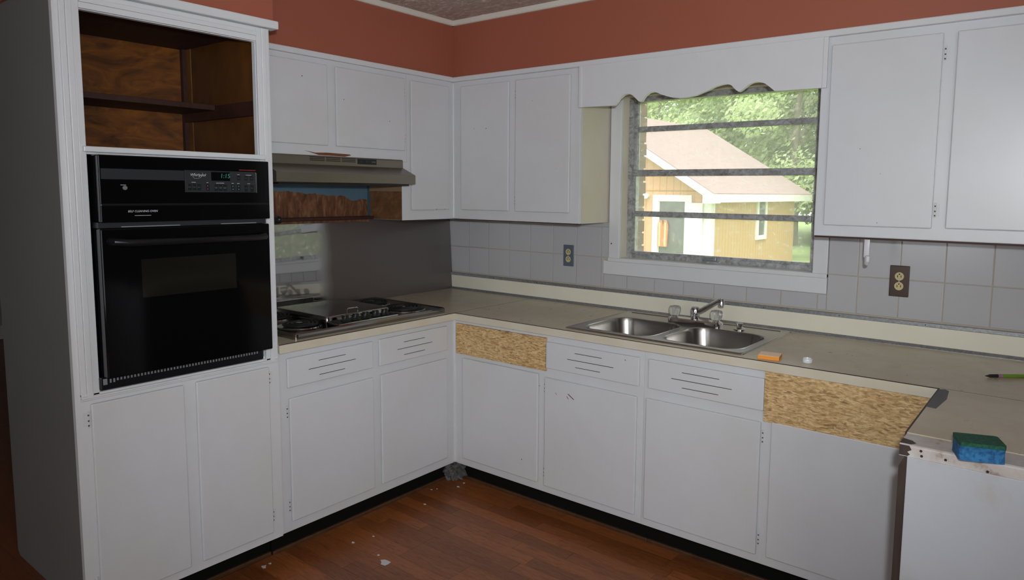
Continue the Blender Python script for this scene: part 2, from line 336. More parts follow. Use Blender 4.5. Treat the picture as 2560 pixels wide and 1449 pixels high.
def text(name, body, size, mat, parent, u, z, d, shear=0, extr=.0003):   # lettering on a face that looks along +x
    cu = bpy.data.curves.new(name, 'FONT'); cu.body = body; cu.size = size; cu.align_x = 'CENTER'; cu.align_y = 'CENTER'; cu.extrude = extr; cu.shear = shear
    t = bpy.data.objects.new(name, cu); C.objects.link(t); dg = bpy.context.evaluated_depsgraph_get(); dg.update()
    me = bpy.data.meshes.new_from_object(t.evaluated_get(dg)); bpy.data.objects.remove(t)
    mt = Matrix(((0, 0, 1, 0), (1, 0, 0, 0), (0, 1, 0, 0), (0, 0, 0, 1))); me.transform(mt); me.materials.clear(); me.materials.append(M[mat])
    o = bpy.data.objects.new(name, me); C.objects.link(o); w = Vector((d, -u, z)); o.parent = parent; o.location = w-ORI[parent]; ORI[o] = w
    return o
def rrect(x0, x1, y0, y1, r, n=6):          # rounded rectangle outline, counter-clockwise
    pts = []
    for cx, cy, a0 in ((x1-r, y1-r, 0), (x0+r, y1-r, 90), (x0+r, y0+r, 180), (x1-r, y0+r, 270)):
        for k in range(n+1):
            t = R(a0+90*k/n); pts.append((cx+r*math.cos(t), cy+r*math.sin(t)))
    return pts

# ------------------------------------------------------------------ the room shell
ZC = 2.372
fl = struct(bx('floor', (-5.3, 5.2, -5.6, .12, -.12, 0), 'floor'))
pm = unit('plank', 'plank')
y = -.56; row = 0
while y > -2.75:
    x = .556 - random.random()*.35; x = max(x, .556)
    first = True
    while x < 2.62:
        L = random.choice((.28, .36, .44, .52)) if not first else random.choice((.12, .2, .3, .4)); first = False
        sh('plank', pm, (x+.0006, min(x+L, 2.75)-.0006, y-.0655, y-.0005, 0, .0025), fl); x += L
    y -= .066
struct(bx('ceiling', (-5.3, 5.2, -5.6, .12, ZC, ZC+.1), 'ceiling'))
struct(bx('wall_left', (-.20, -.08, -2.19, .0, 0, ZC), 'dim_wall'))
# window wall with its opening
WX0, WX1, WZ0, WZ1 = 1.19, 2.152, 1.118, 1.955
wb = struct(obj('wall_back', MB().box(-5.3, WX0, 0, .12, 0, ZC).box(WX1, 5.2, 0, .12, 0, ZC).box(WX0, WX1, 0, .12, 0, WZ0).box(WX0, WX1, 0, .12, WZ1, ZC), 'dim_wall', origin=(0, .06, 0)))
struct(obj('wall_right', MB().box(5.2, 5.32, -5.6, -5.35, 0, ZC).box(5.2, 5.32, -3.05, .12, 0, ZC).box(5.2, 5.32, -5.35, -3.05, 0, .3).box(5.2, 5.32, -5.35, -3.05, 2.2, ZC), 'dim_wall'))
struct(obj('added_window_side', MB().box(5.23, 5.29, -5.35, -5.29, .36, 2.14).box(5.23, 5.29, -3.11, -3.05, .36, 2.14).box(5.23, 5.29, -4.24, -4.16, .36, 2.14).box(5.23, 5.29, -5.35, -3.05, .30, .36).box(5.23, 5.29, -5.35, -3.05, 2.14, 2.2), 'white_trim'))  # unseen window, added to let fill light in from the right
struct(obj('wall_front', MB().box(-5.3, 1.25, -5.72, -5.6, 0, ZC).box(2.35, 5.2, -5.72, -5.6, 0, ZC).box(1.25, 2.35, -5.72, -5.6, 0, .8).box(1.25, 2.35, -5.72, -5.6, 2.1, ZC), 'dim_wall'))
struct(obj('added_window_front', MB().box(1.25, 1.30, -5.69, -5.63, .85, 2.05).box(2.30, 2.35, -5.69, -5.63, .85, 2.05).box(1.30, 2.30, -5.69, -5.63, 1.43, 1.47).box(1.25, 2.35, -5.69, -5.63, .80, .85).box(1.25, 2.35, -5.69, -5.63, 2.05, 2.1), 'white_trim'))  # added out of view to carry the frontal fill light
struct(bx('wall_hall', (-5.3, -5.18, -5.6, .12, 0, ZC), 'dim_wall'))
struct(bx('baseboard_hall', (-5.18, -5.16, -5.6, .1, 0, .13), 'white_trim'))
# soffits above the cabinets, in terracotta
so = struct(obj('wall_soffit', MB().box(0, .285, -1.58, -.285, 2.06, ZC).box(0, 5.2, -.285, 0, 2.06, ZC).box(0, .640, -2.30, -1.58, 2.06, ZC), 'pink', origin=(.1, -.1, 2.06)))
cr = [(0, 2.347), (.012, 2.347), (.017, 2.352), (.021, 2.366), (.021, 2.374), (0, 2.374)]
struct(obj('trim_1', MB().prism([(.285+a_, b_) for a_, b_ in cr], 'y', -1.58, -.285), 'crown'))
struct(obj('trim_2', MB().prism([(-.285-a_, b_) for a_, b_ in cr], 'x', .285, 5.2), 'crown'))
struct(obj('trim_3', MB().prism([(.64+a_, b_) for a_, b_ in cr], 'y', -2.30, -1.58), 'crown'))
# caps along the top of the upper cabinets
struct(bx('trim_4', (.27, .300, -1.585, -.288, 2.053, 2.078), 'white_trim', bev=.004))
struct(bx('trim_5', (.27, 3.10, -.300, -.27, 2.053, 2.078), 'white_trim', bev=.004))

# wall tiles above the backsplash
struct(wb)
gr = obj('grout', MB().box(-.03, 1.128, -.005, -.0005, .955, 1.318).box(1.128, 2.212, -.005, -.0005, .955, 1.06).box(2.212, 3.36, -.005, -.0005, .955, 1.318), 'grout', wb)
gx = [-.03]+[.1422+.1563*k for k in range(21)]
gz = [.962, .9785, 1.134, 1.2905, 1.316]
cache = {}
def tile(x0, x1, z0, z1):
    key = (round(x1-x0, 3), round(z1-z0, 3))
    if key not in cache:
        mb = MB().box(0, x1-x0, -.0095, -.0045, 0, z1-z0, bev=.0018, seg=2); me = bpy.data.meshes.new('tile'); mb.bm.to_mesh(me); mb.bm.free(); me.materials.append(M['tile']); cache[key] = me
    o = bpy.data.objects.new('tile', cache[key]); C.objects.link(o); o.parent = wb; o.location = Vector((x0, 0, z0))-ORI[wb]; ORI[o] = Vector((x0, 0, z0))
h = .0016
for i in range(len(gx)-1):
    for j in range(1, len(gz)-1):
        x0, x1, z0, z1 = gx[i]+h, gx[i+1]-h, gz[j]+h, gz[j+1]-h
        if x1 <= 1.130 or x0 >= 2.208: tile(x0, x1, z0, z1); continue
        if x0 < 1.095: tile(x0, 1.129 if j > 1 else x1, z0, z1) if j > 1 else (tile(x0, 1.096, z0, z1), tile(1.098, x1, z0, 1.047))
        elif x1 > 2.214: tile(2.213, x1, z0, z1) if j > 1 else (tile(2.213, x1, z0, z1), tile(x0, 2.210, z0, 1.047))
        elif j == 1: tile(x0, x1, z0, 1.047)

# ------------------------------------------------------------------ window over the sink
w1 = bpy.data.objects.new('window_1', None); C.objects.link(w1); w1.location = (1.67, .05, 1.118); ORI[w1] = Vector(w1.location); struct(w1)
bx('casing', (1.130, 1.192, -.020, 0, 1.118, 1.99), 'white_trim', w1, .003)
bx('casing', (2.150, 2.211, -.020, 0, 1.118, 1.99), 'white_trim', w1, .003)
obj('nail_hole', MB().lathe([(.004, -.0206), (.004, -.0195)], (1.147, 0, 1.208), 'y', 12), 'rust_wood', w1)
bx('apron', (1.097, 2.211, -.018, 0, 1.049, 1.119), 'white_trim', w1, .003)
bx('stool', (1.128, 2.211, -.026, .062, 1.116, 1.136), 'white_trim', w1, .004)
bx('jamb', (1.178, 1.192, 0, .10, 1.118, 1.955), 'cream_paint', w1); bx('jamb', (2.150, 2.164, 0, .10, 1.118, 1.955), 'cream_paint', w1)
bx('head', (1.178, 2.164, 0, .10, 1.942, 1.955), 'cream_paint', w1)
obj('window_frame', MB().box(1.192, 1.218, .055, .112, 1.136, 1.942).box(2.126, 2.150, .055, .112, 1.136, 1.942).box(1.218, 2.126, .055, .112, 1.920, 1.942).box(1.218, 1.232, .07, .10, 1.136, 1.942).box(2.112, 2.126, .07, .10, 1.136, 1.942), 'dirty_alu', w1)
bx('sill_track', (1.218, 2.126, .052, .10, 1.130, 1.152), 'dirty_alu', w1)
lo_ = obj('sash_rail', MB().box(1.218, 2.126, .058, .078, 1.146, 1.170).box(1.218, 2.126, .052, .062, 1.152, 1.158), 'dirty_alu', w1)
lk = obj('sash_latch', MB().box(1.618, 1.70, .040, .058, 1.146, 1.154, bev=.002).box(1.63, 1.69, .034, .046, 1.150, 1.168, bev=.003), 'alu', w1)
bx('glazing_bar', (1.232, 2.112, .058, .074, 1.348, 1.375), 'dirty_alu', w1, .002)
obj('meeting_rail', MB().box(1.218, 2.126, .052, .072, 1.550, 1.582, bev=.002).box(1.218, 2.126, .047, .053, 1.556, 1.562).box(1.218, 2.126, .047, .053, 1.570, 1.576), 'dirty_alu', w1)
bx('glazing_bar', (1.232, 2.112, .082, .098, 1.772, 1.799), 'dirty_alu', w1, .002)
for z0, z1, yy in ((1.168, 1.350, .066), (1.373, 1.552, .066), (1.580, 1.774, .090), (1.797, 1.921, .090)):
    bx('pane', (1.230, 2.114, yy-.0015, yy+.0015, z0, z1), 'glass', w1)
# brick return outside the window
bkm = unit('brick', 'brick', .0)
bx('brick_mortar', (.9, 1.186, .125, .225, .85, 2.1), 'mortar', wb)
z = .86
for k in range(18):
    sh('brick', bkm, (.99 if k % 2 else 1.05, 1.196+random.uniform(-.004, .004), .121, .228, z, z+.057), wb); z += .067

# ------------------------------------------------------------------ cabinet builders
def hinge(parent, run, u, d, z, side):
    o = obj('hinge', MB().box(*rb(run, u-.0035, u+.0035, d, d+.0042, z-.026, z+.026), bev=.0015).box(*rb(run, u+side*.0036, u+side*.013, d, d+.0010, z-.022, z+.022)), 'white', parent)
    for dz in (.014, -.004, -.019): obj('hinge_pin', MB().box(*rb(run, u-.0022, u+.0022, d+.0038, d+.0050, z+dz-.0025, z+dz+.0025)), 'rust', o)
def door(parent, run, u0, u1, z0, z1, d, hinge_u=None, hz=(), side=1, mat='white', name='door', th=.015):
    o = obj(name, MB().box(*rb(run, u0, u1, d+.003, d+th, z0, z1), bev=.0042, seg=2), mat, parent)
    for q in hz: hinge(o, run, hinge_u, d, q, side)
    return o
def drawer(parent, run, u0, u1, z0, z1, d, lines, mat='white'):
    o = door(parent, run, u0, u1, z0, z1, d, mat=mat, name='drawer')
    for (a_, b_, zz) in lines: bx('groove', rb(run, a_, b_, d+.0142, d+.0154, zz-.0012, zz+.0012), 'slot', o)
    return o
DF = .618
# --- base cabinet under the cooktop
b = empty('base_cabinet', (.31, -1.1, 0), 'white two-door base cabinet under the cooktop beside the oven tower', 'cabinet')
obj('carcass', MB().box(*rb('A', .64, 1.594, .02, DF-.019, .105, .838)), 'white', b)
bx('face_frame', rb('A', .606, 1.596, DF-.02, DF, .105, .842), 'white', b, .002)
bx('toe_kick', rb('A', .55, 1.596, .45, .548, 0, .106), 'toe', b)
bx('shoe_moulding', rb('A', .566, 1.596, .548, .562, 0, .018), 'shoe', b, .004)
drawer(b, 'A', 1.137, 1.556, .694, .812, DF, [(1.283, 1.415, .781), (1.232, 1.462, .752), (1.287, 1.412, .721)])
drawer(b, 'A', .681, 1.101, .694, .814, DF, [(.832, .962, .781), (.786, 1.0, .752), (.832, .961, .722)])
door(b, 'A', 1.136, 1.550, .148, .651, DF, 1.556, (.596, .214), 1)
door(b, 'A', .682, 1.093, .150, .653, DF, .677, (.592, .206), -1)
bx('filler_strip', rb('A', 1.583, 1.598, DF-.01, DF+.006, .12, .842), 'white', b, .002)
# --- base cabinets under the window
b = empty('base_cabinet', (1.16, -.31, 0), 'white corner base cabinet with a raw chipboard drawer blank at its left', 'cabinet')
obj('carcass', MB().box(.65, 1.30, -.599, -.02, .105, .838).box(1.30, 1.683, -.599, -.02, .105, .66), 'white', b)
bx('face_frame', rb('B', .618, 1.6845, DF-.02, DF, .105, .842), 'white', b, .002)
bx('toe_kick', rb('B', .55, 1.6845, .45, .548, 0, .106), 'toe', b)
bx('shoe_moulding', rb('B', .566, 1.6845, .548, .562, 0, .018), 'shoe', b, .004)
bx('corner_bead', (.604, .632, -.632, -.604, .108, .842), 'white', b, .008, 3)
ob = obj('drawer_blank', MB().box(*rb('B', .640, 1.193, DF-.002, DF+.013, .672, .821)), 'osb', b); ob['label'] = 'raw chipboard drawer blank'
drawer(b, 'B', 1.196, 1.668, .686, .806, DF, [(1.352, 1.490, .776), (1.313, 1.548, .745), (1.356, 1.483, .715)])
door(b, 'B', .682, 1.152, .145, .653, DF, .677, (.600, .197), -1)
dd = door(b, 'B', 1.190, 1.660, .140, .643, DF, 1.184, (.594, .202), -1)
for pts in ([(1.318, .590), (1.322, .592), (1.352, .573), (1.350, .570)], [(1.312, .578), (1.314, .580), (1.324, .569), (1.322, .568)], [(1.250, .583), (1.252, .584), (1.260, .576), (1.259, .575)]): obj('scratch', MB().prism(pts, 'y', -DF-.0154, -DF-.0148), 'rust_wood', dd)
b = empty('base_cabinet', (2.2, -.31, 0), 'white base cabinet with a long raw chipboard strip next to the peninsula', 'cabinet')
obj('carcass', MB().box(1.686, 2.760, -.599, -.02, .105, .66).box(1.686, 2.1, -.599, -.58, .66, .838).box(2.12, 2.76, -.599, -.02, .66, .838), 'white', b)
bx('face_frame', rb('B', 1.685, 2.760, DF-.02, DF, .105, .842), 'white', b, .002)
bx('toe_kick', rb('B', 1.685, 2.760, .45, .548, 0, .106), 'toe', b)
bx('shoe_moulding', rb('B', 1.685, 2.760, .548, .562, 0, .018), 'shoe', b, .004)
drawer(b, 'B', 1.710, 2.181, .687, .807, DF, [(1.858, 2.011, .776), (1.813, 2.061, .746), (1.860, 2.009, .716)])
door(b, 'B', 1.703, 2.174, .140, .645, DF, 2.180, (.590, .202), 1)
door(b, 'B', 2.212, 2.72, .144, .655, DF, mat='white')
ob = obj('drawer_blank', MB().box(*rb('B', 2.183, 2.757, DF-.002, DF+.014, .652, .840)), 'osb', b); ob['label'] = 'long raw chipboard strip'

# --- peninsula cabinet
b = empty('peninsula_cabinet', (3.05, -.93, 0), 'scuffed white peninsula cabinet end with a dark brown side edge', 'cabinet')
obj('carcass', MB().box(2.757, 3.345, -1.232, -.625, 0, .838), 'scuff_white', b)
obj('end_panel', MB().box(2.752, 3.350, -1.247, -1.232, 0, .8425, bev=.001), 'scuff_white', b)
obj('side_edge', MB().prism([(2.734, .0), (2.7518, .0), (2.7518, .842), (2.746, .842), (2.734, .815)], 'y', -1.244, -1.214), 'brown_edge', b)
obj('side_panel', MB().box(2.740, 2.757, -1.214, -.632, 0, .838), 'brown_edge', b)

# ------------------------------------------------------------------ countertop
ct = empty('countertop', (.3, -.3, .842), 'worn beige laminate countertop running round the corner to the peninsula', 'countertop')
ZT = .874
bx('cooktop_leg', (-.03, .640, -1.596, -.001, .842, ZT), 'laminate', ct)
obj('sink_leg', MB().box(.6405, 1.300, -.640, -.001, .842, ZT).box(2.062, 2.7335, -.640, -.001, .842, ZT).box(1.300, 2.062, -.640, -.575, .842, ZT).box(1.300, 2.062, -.06, -.001, .842, ZT), 'laminate', ct, origin=(1.7, -.3, .842))
bx('peninsula_leg', (2.7335, 3.36, -1.153, -.001, .842, ZT), 'laminate', ct)
bx('edge_strip', (.640, .6455, -1.596, -.640, .840, .873), 'edge', ct)
bx('edge_strip', (.640, 2.7335, -.6455, -.640, .840, .873), 'edge', ct)
bx('edge_line', (.640, .6457, -1.596, -.640, .8726, .8742), 'slot', ct); bx('edge_line', (.640, 2.7335, -.6457, -.640, .8726, .8742), 'slot', ct)
bx('edge_strip', (2.7285, 2.7335, -1.153, -.640, .840, .8735), 'brown_edge', ct)
bx('seam_line', (.6395, .6412, -.640, -.03, ZT-.002, ZT+.0003), 'slot', ct)
bx('seam_line', (2.735, 3.36, -.637, -.6358, ZT-.002, ZT+.0003), 'slot', ct)
obj('backsplash', MB().box(-.03, 3.36, -.020, -.0105, ZT, .960), 'splash', ct)
obj('metal_cap', MB().box(-.03, 3.36, -.024, -.010, .958, .974, bev=.002), 'alu', ct)
obj('cove_strip', MB().prism([(-.020, ZT), (-.034, ZT), (-.034, ZT+.002), (-.022, ZT+.012), (-.020, ZT+.012)], 'x', .001, 3.36), 'alu', ct)
for k in range(9):
    x = .35+.32*k; obj('nail_head', MB().lathe([(.0022, 0), (.0022, .001)], (x, -.0250, .966), 'y', 8), 'slot', ct)
bd = obj('bare_board', MB().prism([(-1.1535, .842), (-1.1535, .8718), (-1.239, .8718), (-1.2428, .8695), (-1.2435, .866), (-1.2435, .842)], 'x', 2.7335, 3.36), 'raw_board', ct); bd['label'] = 'scuffed bare board at the end'
obj('brown_patch', MB().prism([(2.7334, .8435), (2.752, .8435), (2.757, .848), (2.751, .854), (2.760, .860), (2.755, .8692), (2.7334, .8692)], 'y', -1.2441, -1.2434), 'brown_edge', ct)
obj('brown_patch', MB().prism([(2.7334, -1.2392), (2.757, -1.239), (2.766, -1.224), (2.755, -1.208), (2.7334, -1.200)], 'z', .8716, .8723), 'brown_edge', ct)
for x, zz in ((2.780, .862), (2.782, .850), (2.832, .853), (2.916, .846)): obj('screw_hole', MB().lathe([(.0032, -.0004), (.0032, .0006)], (x, -1.2438, zz), 'y', 10), 'slot', ct)
# glossy splash sheet behind the cooktop, slightly warped
sp = MB()
def shx(yv, zv): return .012-math.tan(R(.3))*(yv+.6)-math.tan(R(3.6))*(zv-.8745)
cs = [(-.013, .8748), (-1.594, .8748), (-1.594, 1.3155), (-.013, 1.3155)]
sp.loft([[(shx(a_, b_), a_, b_) for a_, b_ in cs], [(shx(a_, b_)-.003, a_, b_) for a_, b_ in cs]])
tag(obj('splash_sheet', sp, 'sheet'), 'dark shiny metal sheet standing on the counter behind the cooktop', 'splash sheet')
# stained wall and cleat under the hood
hw = obj('wall_niche', MB().box(-.001, .004, -1.596, -.648, 1.30, 1.70), 'torn'); struct(hw)
tag(bx('wall_cleat', (.004, .060, -1.595, -.650, 1.316, 1.331), 'dark_wood', bev=.002), 'dark brown wooden cleat along the stained wall below the range hood', 'wood cleat')
sk = MB().lathe([(.010, 0), (.018, .006), (.019, .016), (.012, .024), (.012, .034), (.015, .038), (.015, .046), (.008, .049)], (.603, -1.599, 1.352), 'y', 20)
tag(obj('lamp_socket', sk, 'black_enamel', smooth=True), 'small dark metal socket poking out beside the oven tower', 'socket')

# ------------------------------------------------------------------ upper cabinets
DU = .281
b = empty('upper_cabinet', (.14, -1.1, 1.62), 'short white two-door upper cabinet above the range hood', 'cabinet')
obj('carcass', MB().box(*rb('A', .622, 1.594, .006, DU-.021, 1.622, 2.053)), 'white', b)
bx('face_frame', rb('A', .619, 1.596, DU-.018, DU, 1.612, 2.056), 'white', b, .002)
door(b, 'A', 1.100, 1.515, 1.668, 2.028, DU); door(b, 'A', .640, 1.055, 1.668, 2.028, DU, .634, (1.962, 1.733), -1)
obj('peeled_patch', MB().prism([(-1.221, 1.642), (-1.165, 1.634), (-1.10, 1.637), (-.975, 1.6345), (-.966, 1.630), (-1.003, 1.623), (-1.145, 1.624)], 'x', DU, DU+.0006), 'rust_wood', b)
b = empty('upper_cabinet', (.14, -.46, 1.315), 'narrow tall white upper cabinet in the corner right of the hood', 'cabinet')
obj('carcass', MB().box(*rb('A', .30, .618, .006, DU-.021, 1.315, 2.053)).box(*rb('A', .618, .652, .006, DU-.021, 1.315, 1.61)), 'white', b)
obj('face_frame', MB().box(*rb('A', .274, .6185, DU-.02, DU, 1.315, 2.056)).box(*rb('A', .6185, .6535, DU-.02, DU, 1.315, 1.6115)), 'white', b)
bx('side_panel', rb('A', .652, .6545, .006, DU-.002, 1.316, 1.62), 'torn_side', b)
bx('under_shadow', rb('A', .29, .6535, DU-.022, DU-.001, 1.311, 1.3155), 'dark_wood', b)  # dark strip standing in for the shadow line below the cabinet
door(b, 'A', .325, .598, 1.366, 2.025, DU, .320, (1.977, 1.417), -1)
b = empty('upper_cabinet', (.7, -.14, 1.315), 'white two-door upper cabinet between the corner and the window', 'cabinet')
obj('carcass', MB().box(.30, 1.120, -.262, -.0115, 1.315, 2.053), 'white', b)
bx('face_frame', rb('B', .281, 1.123, DU-.02, DU, 1.315, 2.056), 'white', b, .002)
bx('end_panel', (1.1195, 1.1235, -.2605, -.0115, 1.315, 2.053), 'cream_paint', b)
bx('corner_bead', (.272, .292, -.292, -.272, 1.317, 2.053), 'white', b, .006, 3)
bx('under_shadow', rb('B', .29, 1.122, DU-.022, DU-.001, 1.311, 1.3155), 'dark_wood', b)  # shadow line under the cabinet, built as a dark strip
door(b, 'B', .349, .687, 1.366, 2.026, DU, .344, (1.966, 1.418), -1)
door(b, 'B', .731, 1.070, 1.366, 2.027, DU, .725, (1.959, 1.424), -1)
b = empty('upper_cabinet', (2.65, -.14, 1.31), 'white glossy upper cabinet to the right of the window', 'cabinet')
obj('carcass', MB().box(2.228, 3.08, -.262, -.0215, 1.310, 2.053), 'white_gloss', b)
bx('face_frame', rb('B', 2.225, 3.082, DU-.02, DU, 1.310, 2.056), 'white_gloss', b, .003)
bx('under_shadow', rb('B', 2.228, 3.08, DU-.022, DU-.001, 1.304, 1.3105), 'dark_wood', b)  # thin dark strip in place of the shade under this cabinet
door(b, 'B', 2.262, 2.628, 1.352, 2.022, DU, 2.635, (1.954, 1.417), 1, 'white_gloss')
door(b, 'B', 2.670, 3.036, 1.354, 2.022, DU, mat='white_gloss')
# scalloped valance
wave = [(1.140, 1.866), (1.318, 1.862), (1.333, 1.876), (1.347, 1.892), (1.365, 1.904), (1.384, 1.909), (1.400, 1.907), (1.414, 1.900), (1.430, 1.886), (1.444, 1.873), (1.453, 1.869), (1.462, 1.872), (1.470, 1.884), (1.480, 1.895), (1.497, 1.905), (1.518, 1.908), (1.537, 1.903), (1.557, 1.893), (1.598, 1.880), (1.640, 1.873), (1.680, 1.873), (1.720, 1.878), (1.762, 1.891), (1.802, 1.906), (1.828, 1.912), (1.852, 1.914), (1.866, 1.911), (1.876, 1.906), (1.894, 1.887), (1.908, 1.878), (1.920, 1.884), (1.949, 1.904), (1.966, 1.910), (1.984, 1.911), (2.000, 1.908), (2.013, 1.903), (2.034, 1.887), (2.054, 1.870), (2.236, 1.868)]
va = MB(); n = len(wave); rows = []
for yy in (-.297, -.278):
    rows.append(([va.bm.verts.new((x, yy, z)) for x, z in wave], [va.bm.verts.new((x, yy, 2.0535)) for x, z in wave]))
(fb, ft), (bb, bt) = rows
for i in range(n-1):
    for q in ((fb[i], fb[i+1], ft[i+1], ft[i]), (bb[i], bb[i+1], bt[i+1], bt[i]), (fb[i], fb[i+1], bb[i+1], bb[i]), (ft[i], ft[i+1], bt[i+1], bt[i])): va.bm.faces.new(q)
for i in (0, n-1): va.bm.faces.new((fb[i], ft[i], bt[i], bb[i]))
vl = tag(obj('window_valance', va, 'white_trim'), 'white scalloped wooden valance board above the kitchen window', 'valance')
bx('end_strip', (1.124, 1.1405, -.302, -.281, 1.864, 2.0535), 'white_trim', vl, .002); bx('end_strip', (2.2335, 2.2505, -.302, -.293, 1.866, 2.0535), 'white_trim', vl, .002)

# ------------------------------------------------------------------ range hood
b = empty('range_hood', (.2, -1.04, 1.5), 'brown metal range hood under the short upper cabinet', 'range hood')
prof = [(.012, 1.6115), (.262, 1.6115), (.262, 1.621), (.294, 1.621), (.300, 1.615), (.300, 1.580), (.385, 1.545), (.392, 1.541), (.392, 1.500), (.386, 1.498), (.012, 1.498)]
hb = MB().prism([(x, z) for x, z in prof], 'y', -1.43, -.662)
hd = obj('hood_shell', hb, 'hood', b)
for k, (u0, u1) in enumerate(((1.127, 1.206), (1.041, 1.120), (.956, 1.034))):
    for zz in (1.613, 1.606, 1.599): bx('vent_slot', (.2996, .3004, -u1, -u0, zz-.0018, zz+.0018), 'slot', hd)
bg_ = bx('switch_panel', (.299, .3025, -.945, -.832, 1.590, 1.615), 'black_plastic', b, .001)
for u in (.925, .893): bx('switch', (.302, .3045, -u-.005, -u+.005, 1.598, 1.607), 'charcoal', bg_)
bx('badge_mark', (.3024, .3030, -.862, -.838, 1.6010, 1.6045), 'grey_plastic', bg_)
bx('filter_underside', (.05, .375, -1.41, -.69, 1.490, 1.4985), 'black_enamel', b)

# ------------------------------------------------------------------ oven tower cabinet
T0, T1, TD = 1.600, 2.289, .640
b = empty('oven_tower_cabinet', (.33, -1.945, 0), 'tall white cabinet with open wooden niche holding the wall oven', 'cabinet')
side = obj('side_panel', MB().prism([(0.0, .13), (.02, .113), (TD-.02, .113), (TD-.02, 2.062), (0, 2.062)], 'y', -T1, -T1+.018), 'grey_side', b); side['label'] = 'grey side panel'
obj('side_panel', MB().box(.006, TD-.02, -T0-.018, -T0, .113, 2.062), 'white', b)
obj('carcass', MB().box(.006, .06, -T1+.018, -T0-.018, .113, 2.055).box(.06, TD-.02, -T1+.018, -T0-.018, .113, .84).box(.06, TD-.02, -T1+.018, -T0-.018, 2.032, 2.055).box(.06, TD-.02, -T1+.018, -T0-.018, 1.572, 1.590), 'dark_wood', b)
obj('face_frame', MB().box(*rb('A', T0, 1.657, TD-.02, TD, .113, 2.058)).box(*rb('A', 2.220, T1, TD-.02, TD, .113, 2.058)).box(*rb('A', 1.657, 2.22, TD-.02, TD, 1.995, 2.058)).box(*rb('A', 1.657, 2.22, TD-.02, TD, .113, .842)).box(*rb('A', 1.657, 2.22, TD-.02, TD, 1.569, 1.592)), 'white_trim', b)
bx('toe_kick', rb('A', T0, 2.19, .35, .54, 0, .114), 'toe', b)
bx('shoe_moulding', rb('A', T0, 2.19, .54, .554, 0, .018), 'shoe', b, .004)
# picture-frame moulding round niche and oven
def mould(o, i, lo, hi, vertical, nm='moulding'):
    m = MB()
    def st(a0, a1, th):
        if vertical: m.box(*rb('A', min(a0, a1), max(a0, a1), TD-.001, TD+th, lo, hi), bev=.002)
        else: m.box(*rb('A', lo, hi, TD-.001, TD+th, min(a0, a1), max(a0, a1)), bev=.002)
    w = i-o
    st(o, o+w*.30, .010); st(o+w*.30, o+w*.62, .015); st(o+w*.62, i, .011)
    return obj(nm, m, 'white_trim', b)
mould(2.274, 2.222, .822, 2.045, True); mould(1.607, 1.655, .822, 2.045, True); mould(2.045, 1.997, 1.655, 2.222, False); mould(.812, .834, 1.607, 2.274, False)
bx('ledge', rb('A', 1.640, 2.234, TD-.002, TD+.026, 1.575, 1.592), 'white_trim', b, .003)
bx('cornice', rb('A', 1.576, 2.305, TD-.02, TD+.030, 2.048, 2.077), 'white_trim', b, .004)
bx('niche_back', rb('A', 1.62, 2.27, .06, .064, 1.59, 2.032), 'ply', b)
bx('niche_side', rb('A', 1.618, 1.628, .06, TD-.021, 1.59, 2.032), 'ply_side', b)
bx('corner_post', rb('A', 1.629, 1.648, .064, .085, 1.59, 2.032), 'dark_wood', b); bx('corner_post', rb('A', 1.628, 1.632, .085, .118, 1.59, 2.032), 'orange_wood', b)
bx('shelf', rb('A', 1.648, 2.27, .064, .330, 1.772, 1.792), 'dark_wood', b, .001)
bx('shelf_cleat', rb('A', 1.628, 1.648, .086, TD-.022, 1.738, 1.790), 'dark_wood', b)
door(b, 'A', 1.964, 2.250, .146, .800, TD, 2.256, (.751, .21), 1); door(b, 'A', 1.646, 1.923, .148, .801, TD, 1.641, (.757, .212), -1)

# ------------------------------------------------------------------ wall oven
OD = .700
b = empty('wall_oven', (.4, -1.935, .838), 'black built-in wall oven with digital control panel in the tall white cabinet', 'oven')
obj('oven_body', MB().box(*rb('A', 1.668, 2.210, .10, TD+.004, .842, 1.5685)), 'black_enamel', b)
cp = obj('control_panel', MB().box(*rb('A', 1.652, 2.211, TD+.001, OD, 1.362, 1.567), bev=.003), 'black_glass', b)
bx('panel_band', rb('A', 1.957, 2.205, OD-.0005, OD+.0005, 1.494, 1.526), 'charcoal', cp)
kp = bx('keypad', rb('A', 1.704, 1.955, OD-.001, OD+.0012, 1.456, 1.528), 'charcoal', cp)
ds = bx('display', rb('A', 1.801, 1.867, OD+.001, OD+.002, 1.495, 1.524), 'black_glass', kp)
kd = OD+.0013
text('clock_digits', '1:15', .021, 'digits', cp, 1.818, 1.511, OD+.0022, .1)
text('logo_lettering', 'Whirlpool', .0125, 'print', cp, 1.912, 1.513, kd, .25)
sw = MB(); pth = [(kd+.0003, -(1.912+.016*math.sin(t)-.004*math.cos(t)), 1.512+.011*math.cos(t)-.0012*math.sin(t)) for t in [2*math.pi*k/24 for k in range(3, 22)]]
obj('logo_swoosh', sw.tube(pth, .0003, 5), 'print', cp)
def btn(u1, u0, z1, z0, mat='black_plastic'): return bx('button', rb('A', u0, u1, OD+.001, OD+.0024, z0, z1), mat, kp, .0004, 1)
for u in (1.941, 1.9255, 1.910): btn(u+.0068, u-.0068, 1.483, 1.4625); bx('button_print', rb('A', u-.004, u+.004, OD+.0023, OD+.0026, 1.4720, 1.4732), 'grey_plastic', kp)
for u, m1 in ((1.8805, 'pink_print'), (1.7915, 'teal_print'), (1.7705, 'teal_print')):
    for zz, sg in ((1.4775, 1), (1.466, -1)):
        btn(u+.0066, u-.0066, zz+.005, zz-.005)
        obj('arrow_mark', MB().prism([(-u-.0022, zz-.0018*sg), (-u+.0022, zz-.0018*sg), (-u, zz+.0022*sg)], 'x', OD+.0023, OD+.0027), m1, kp)
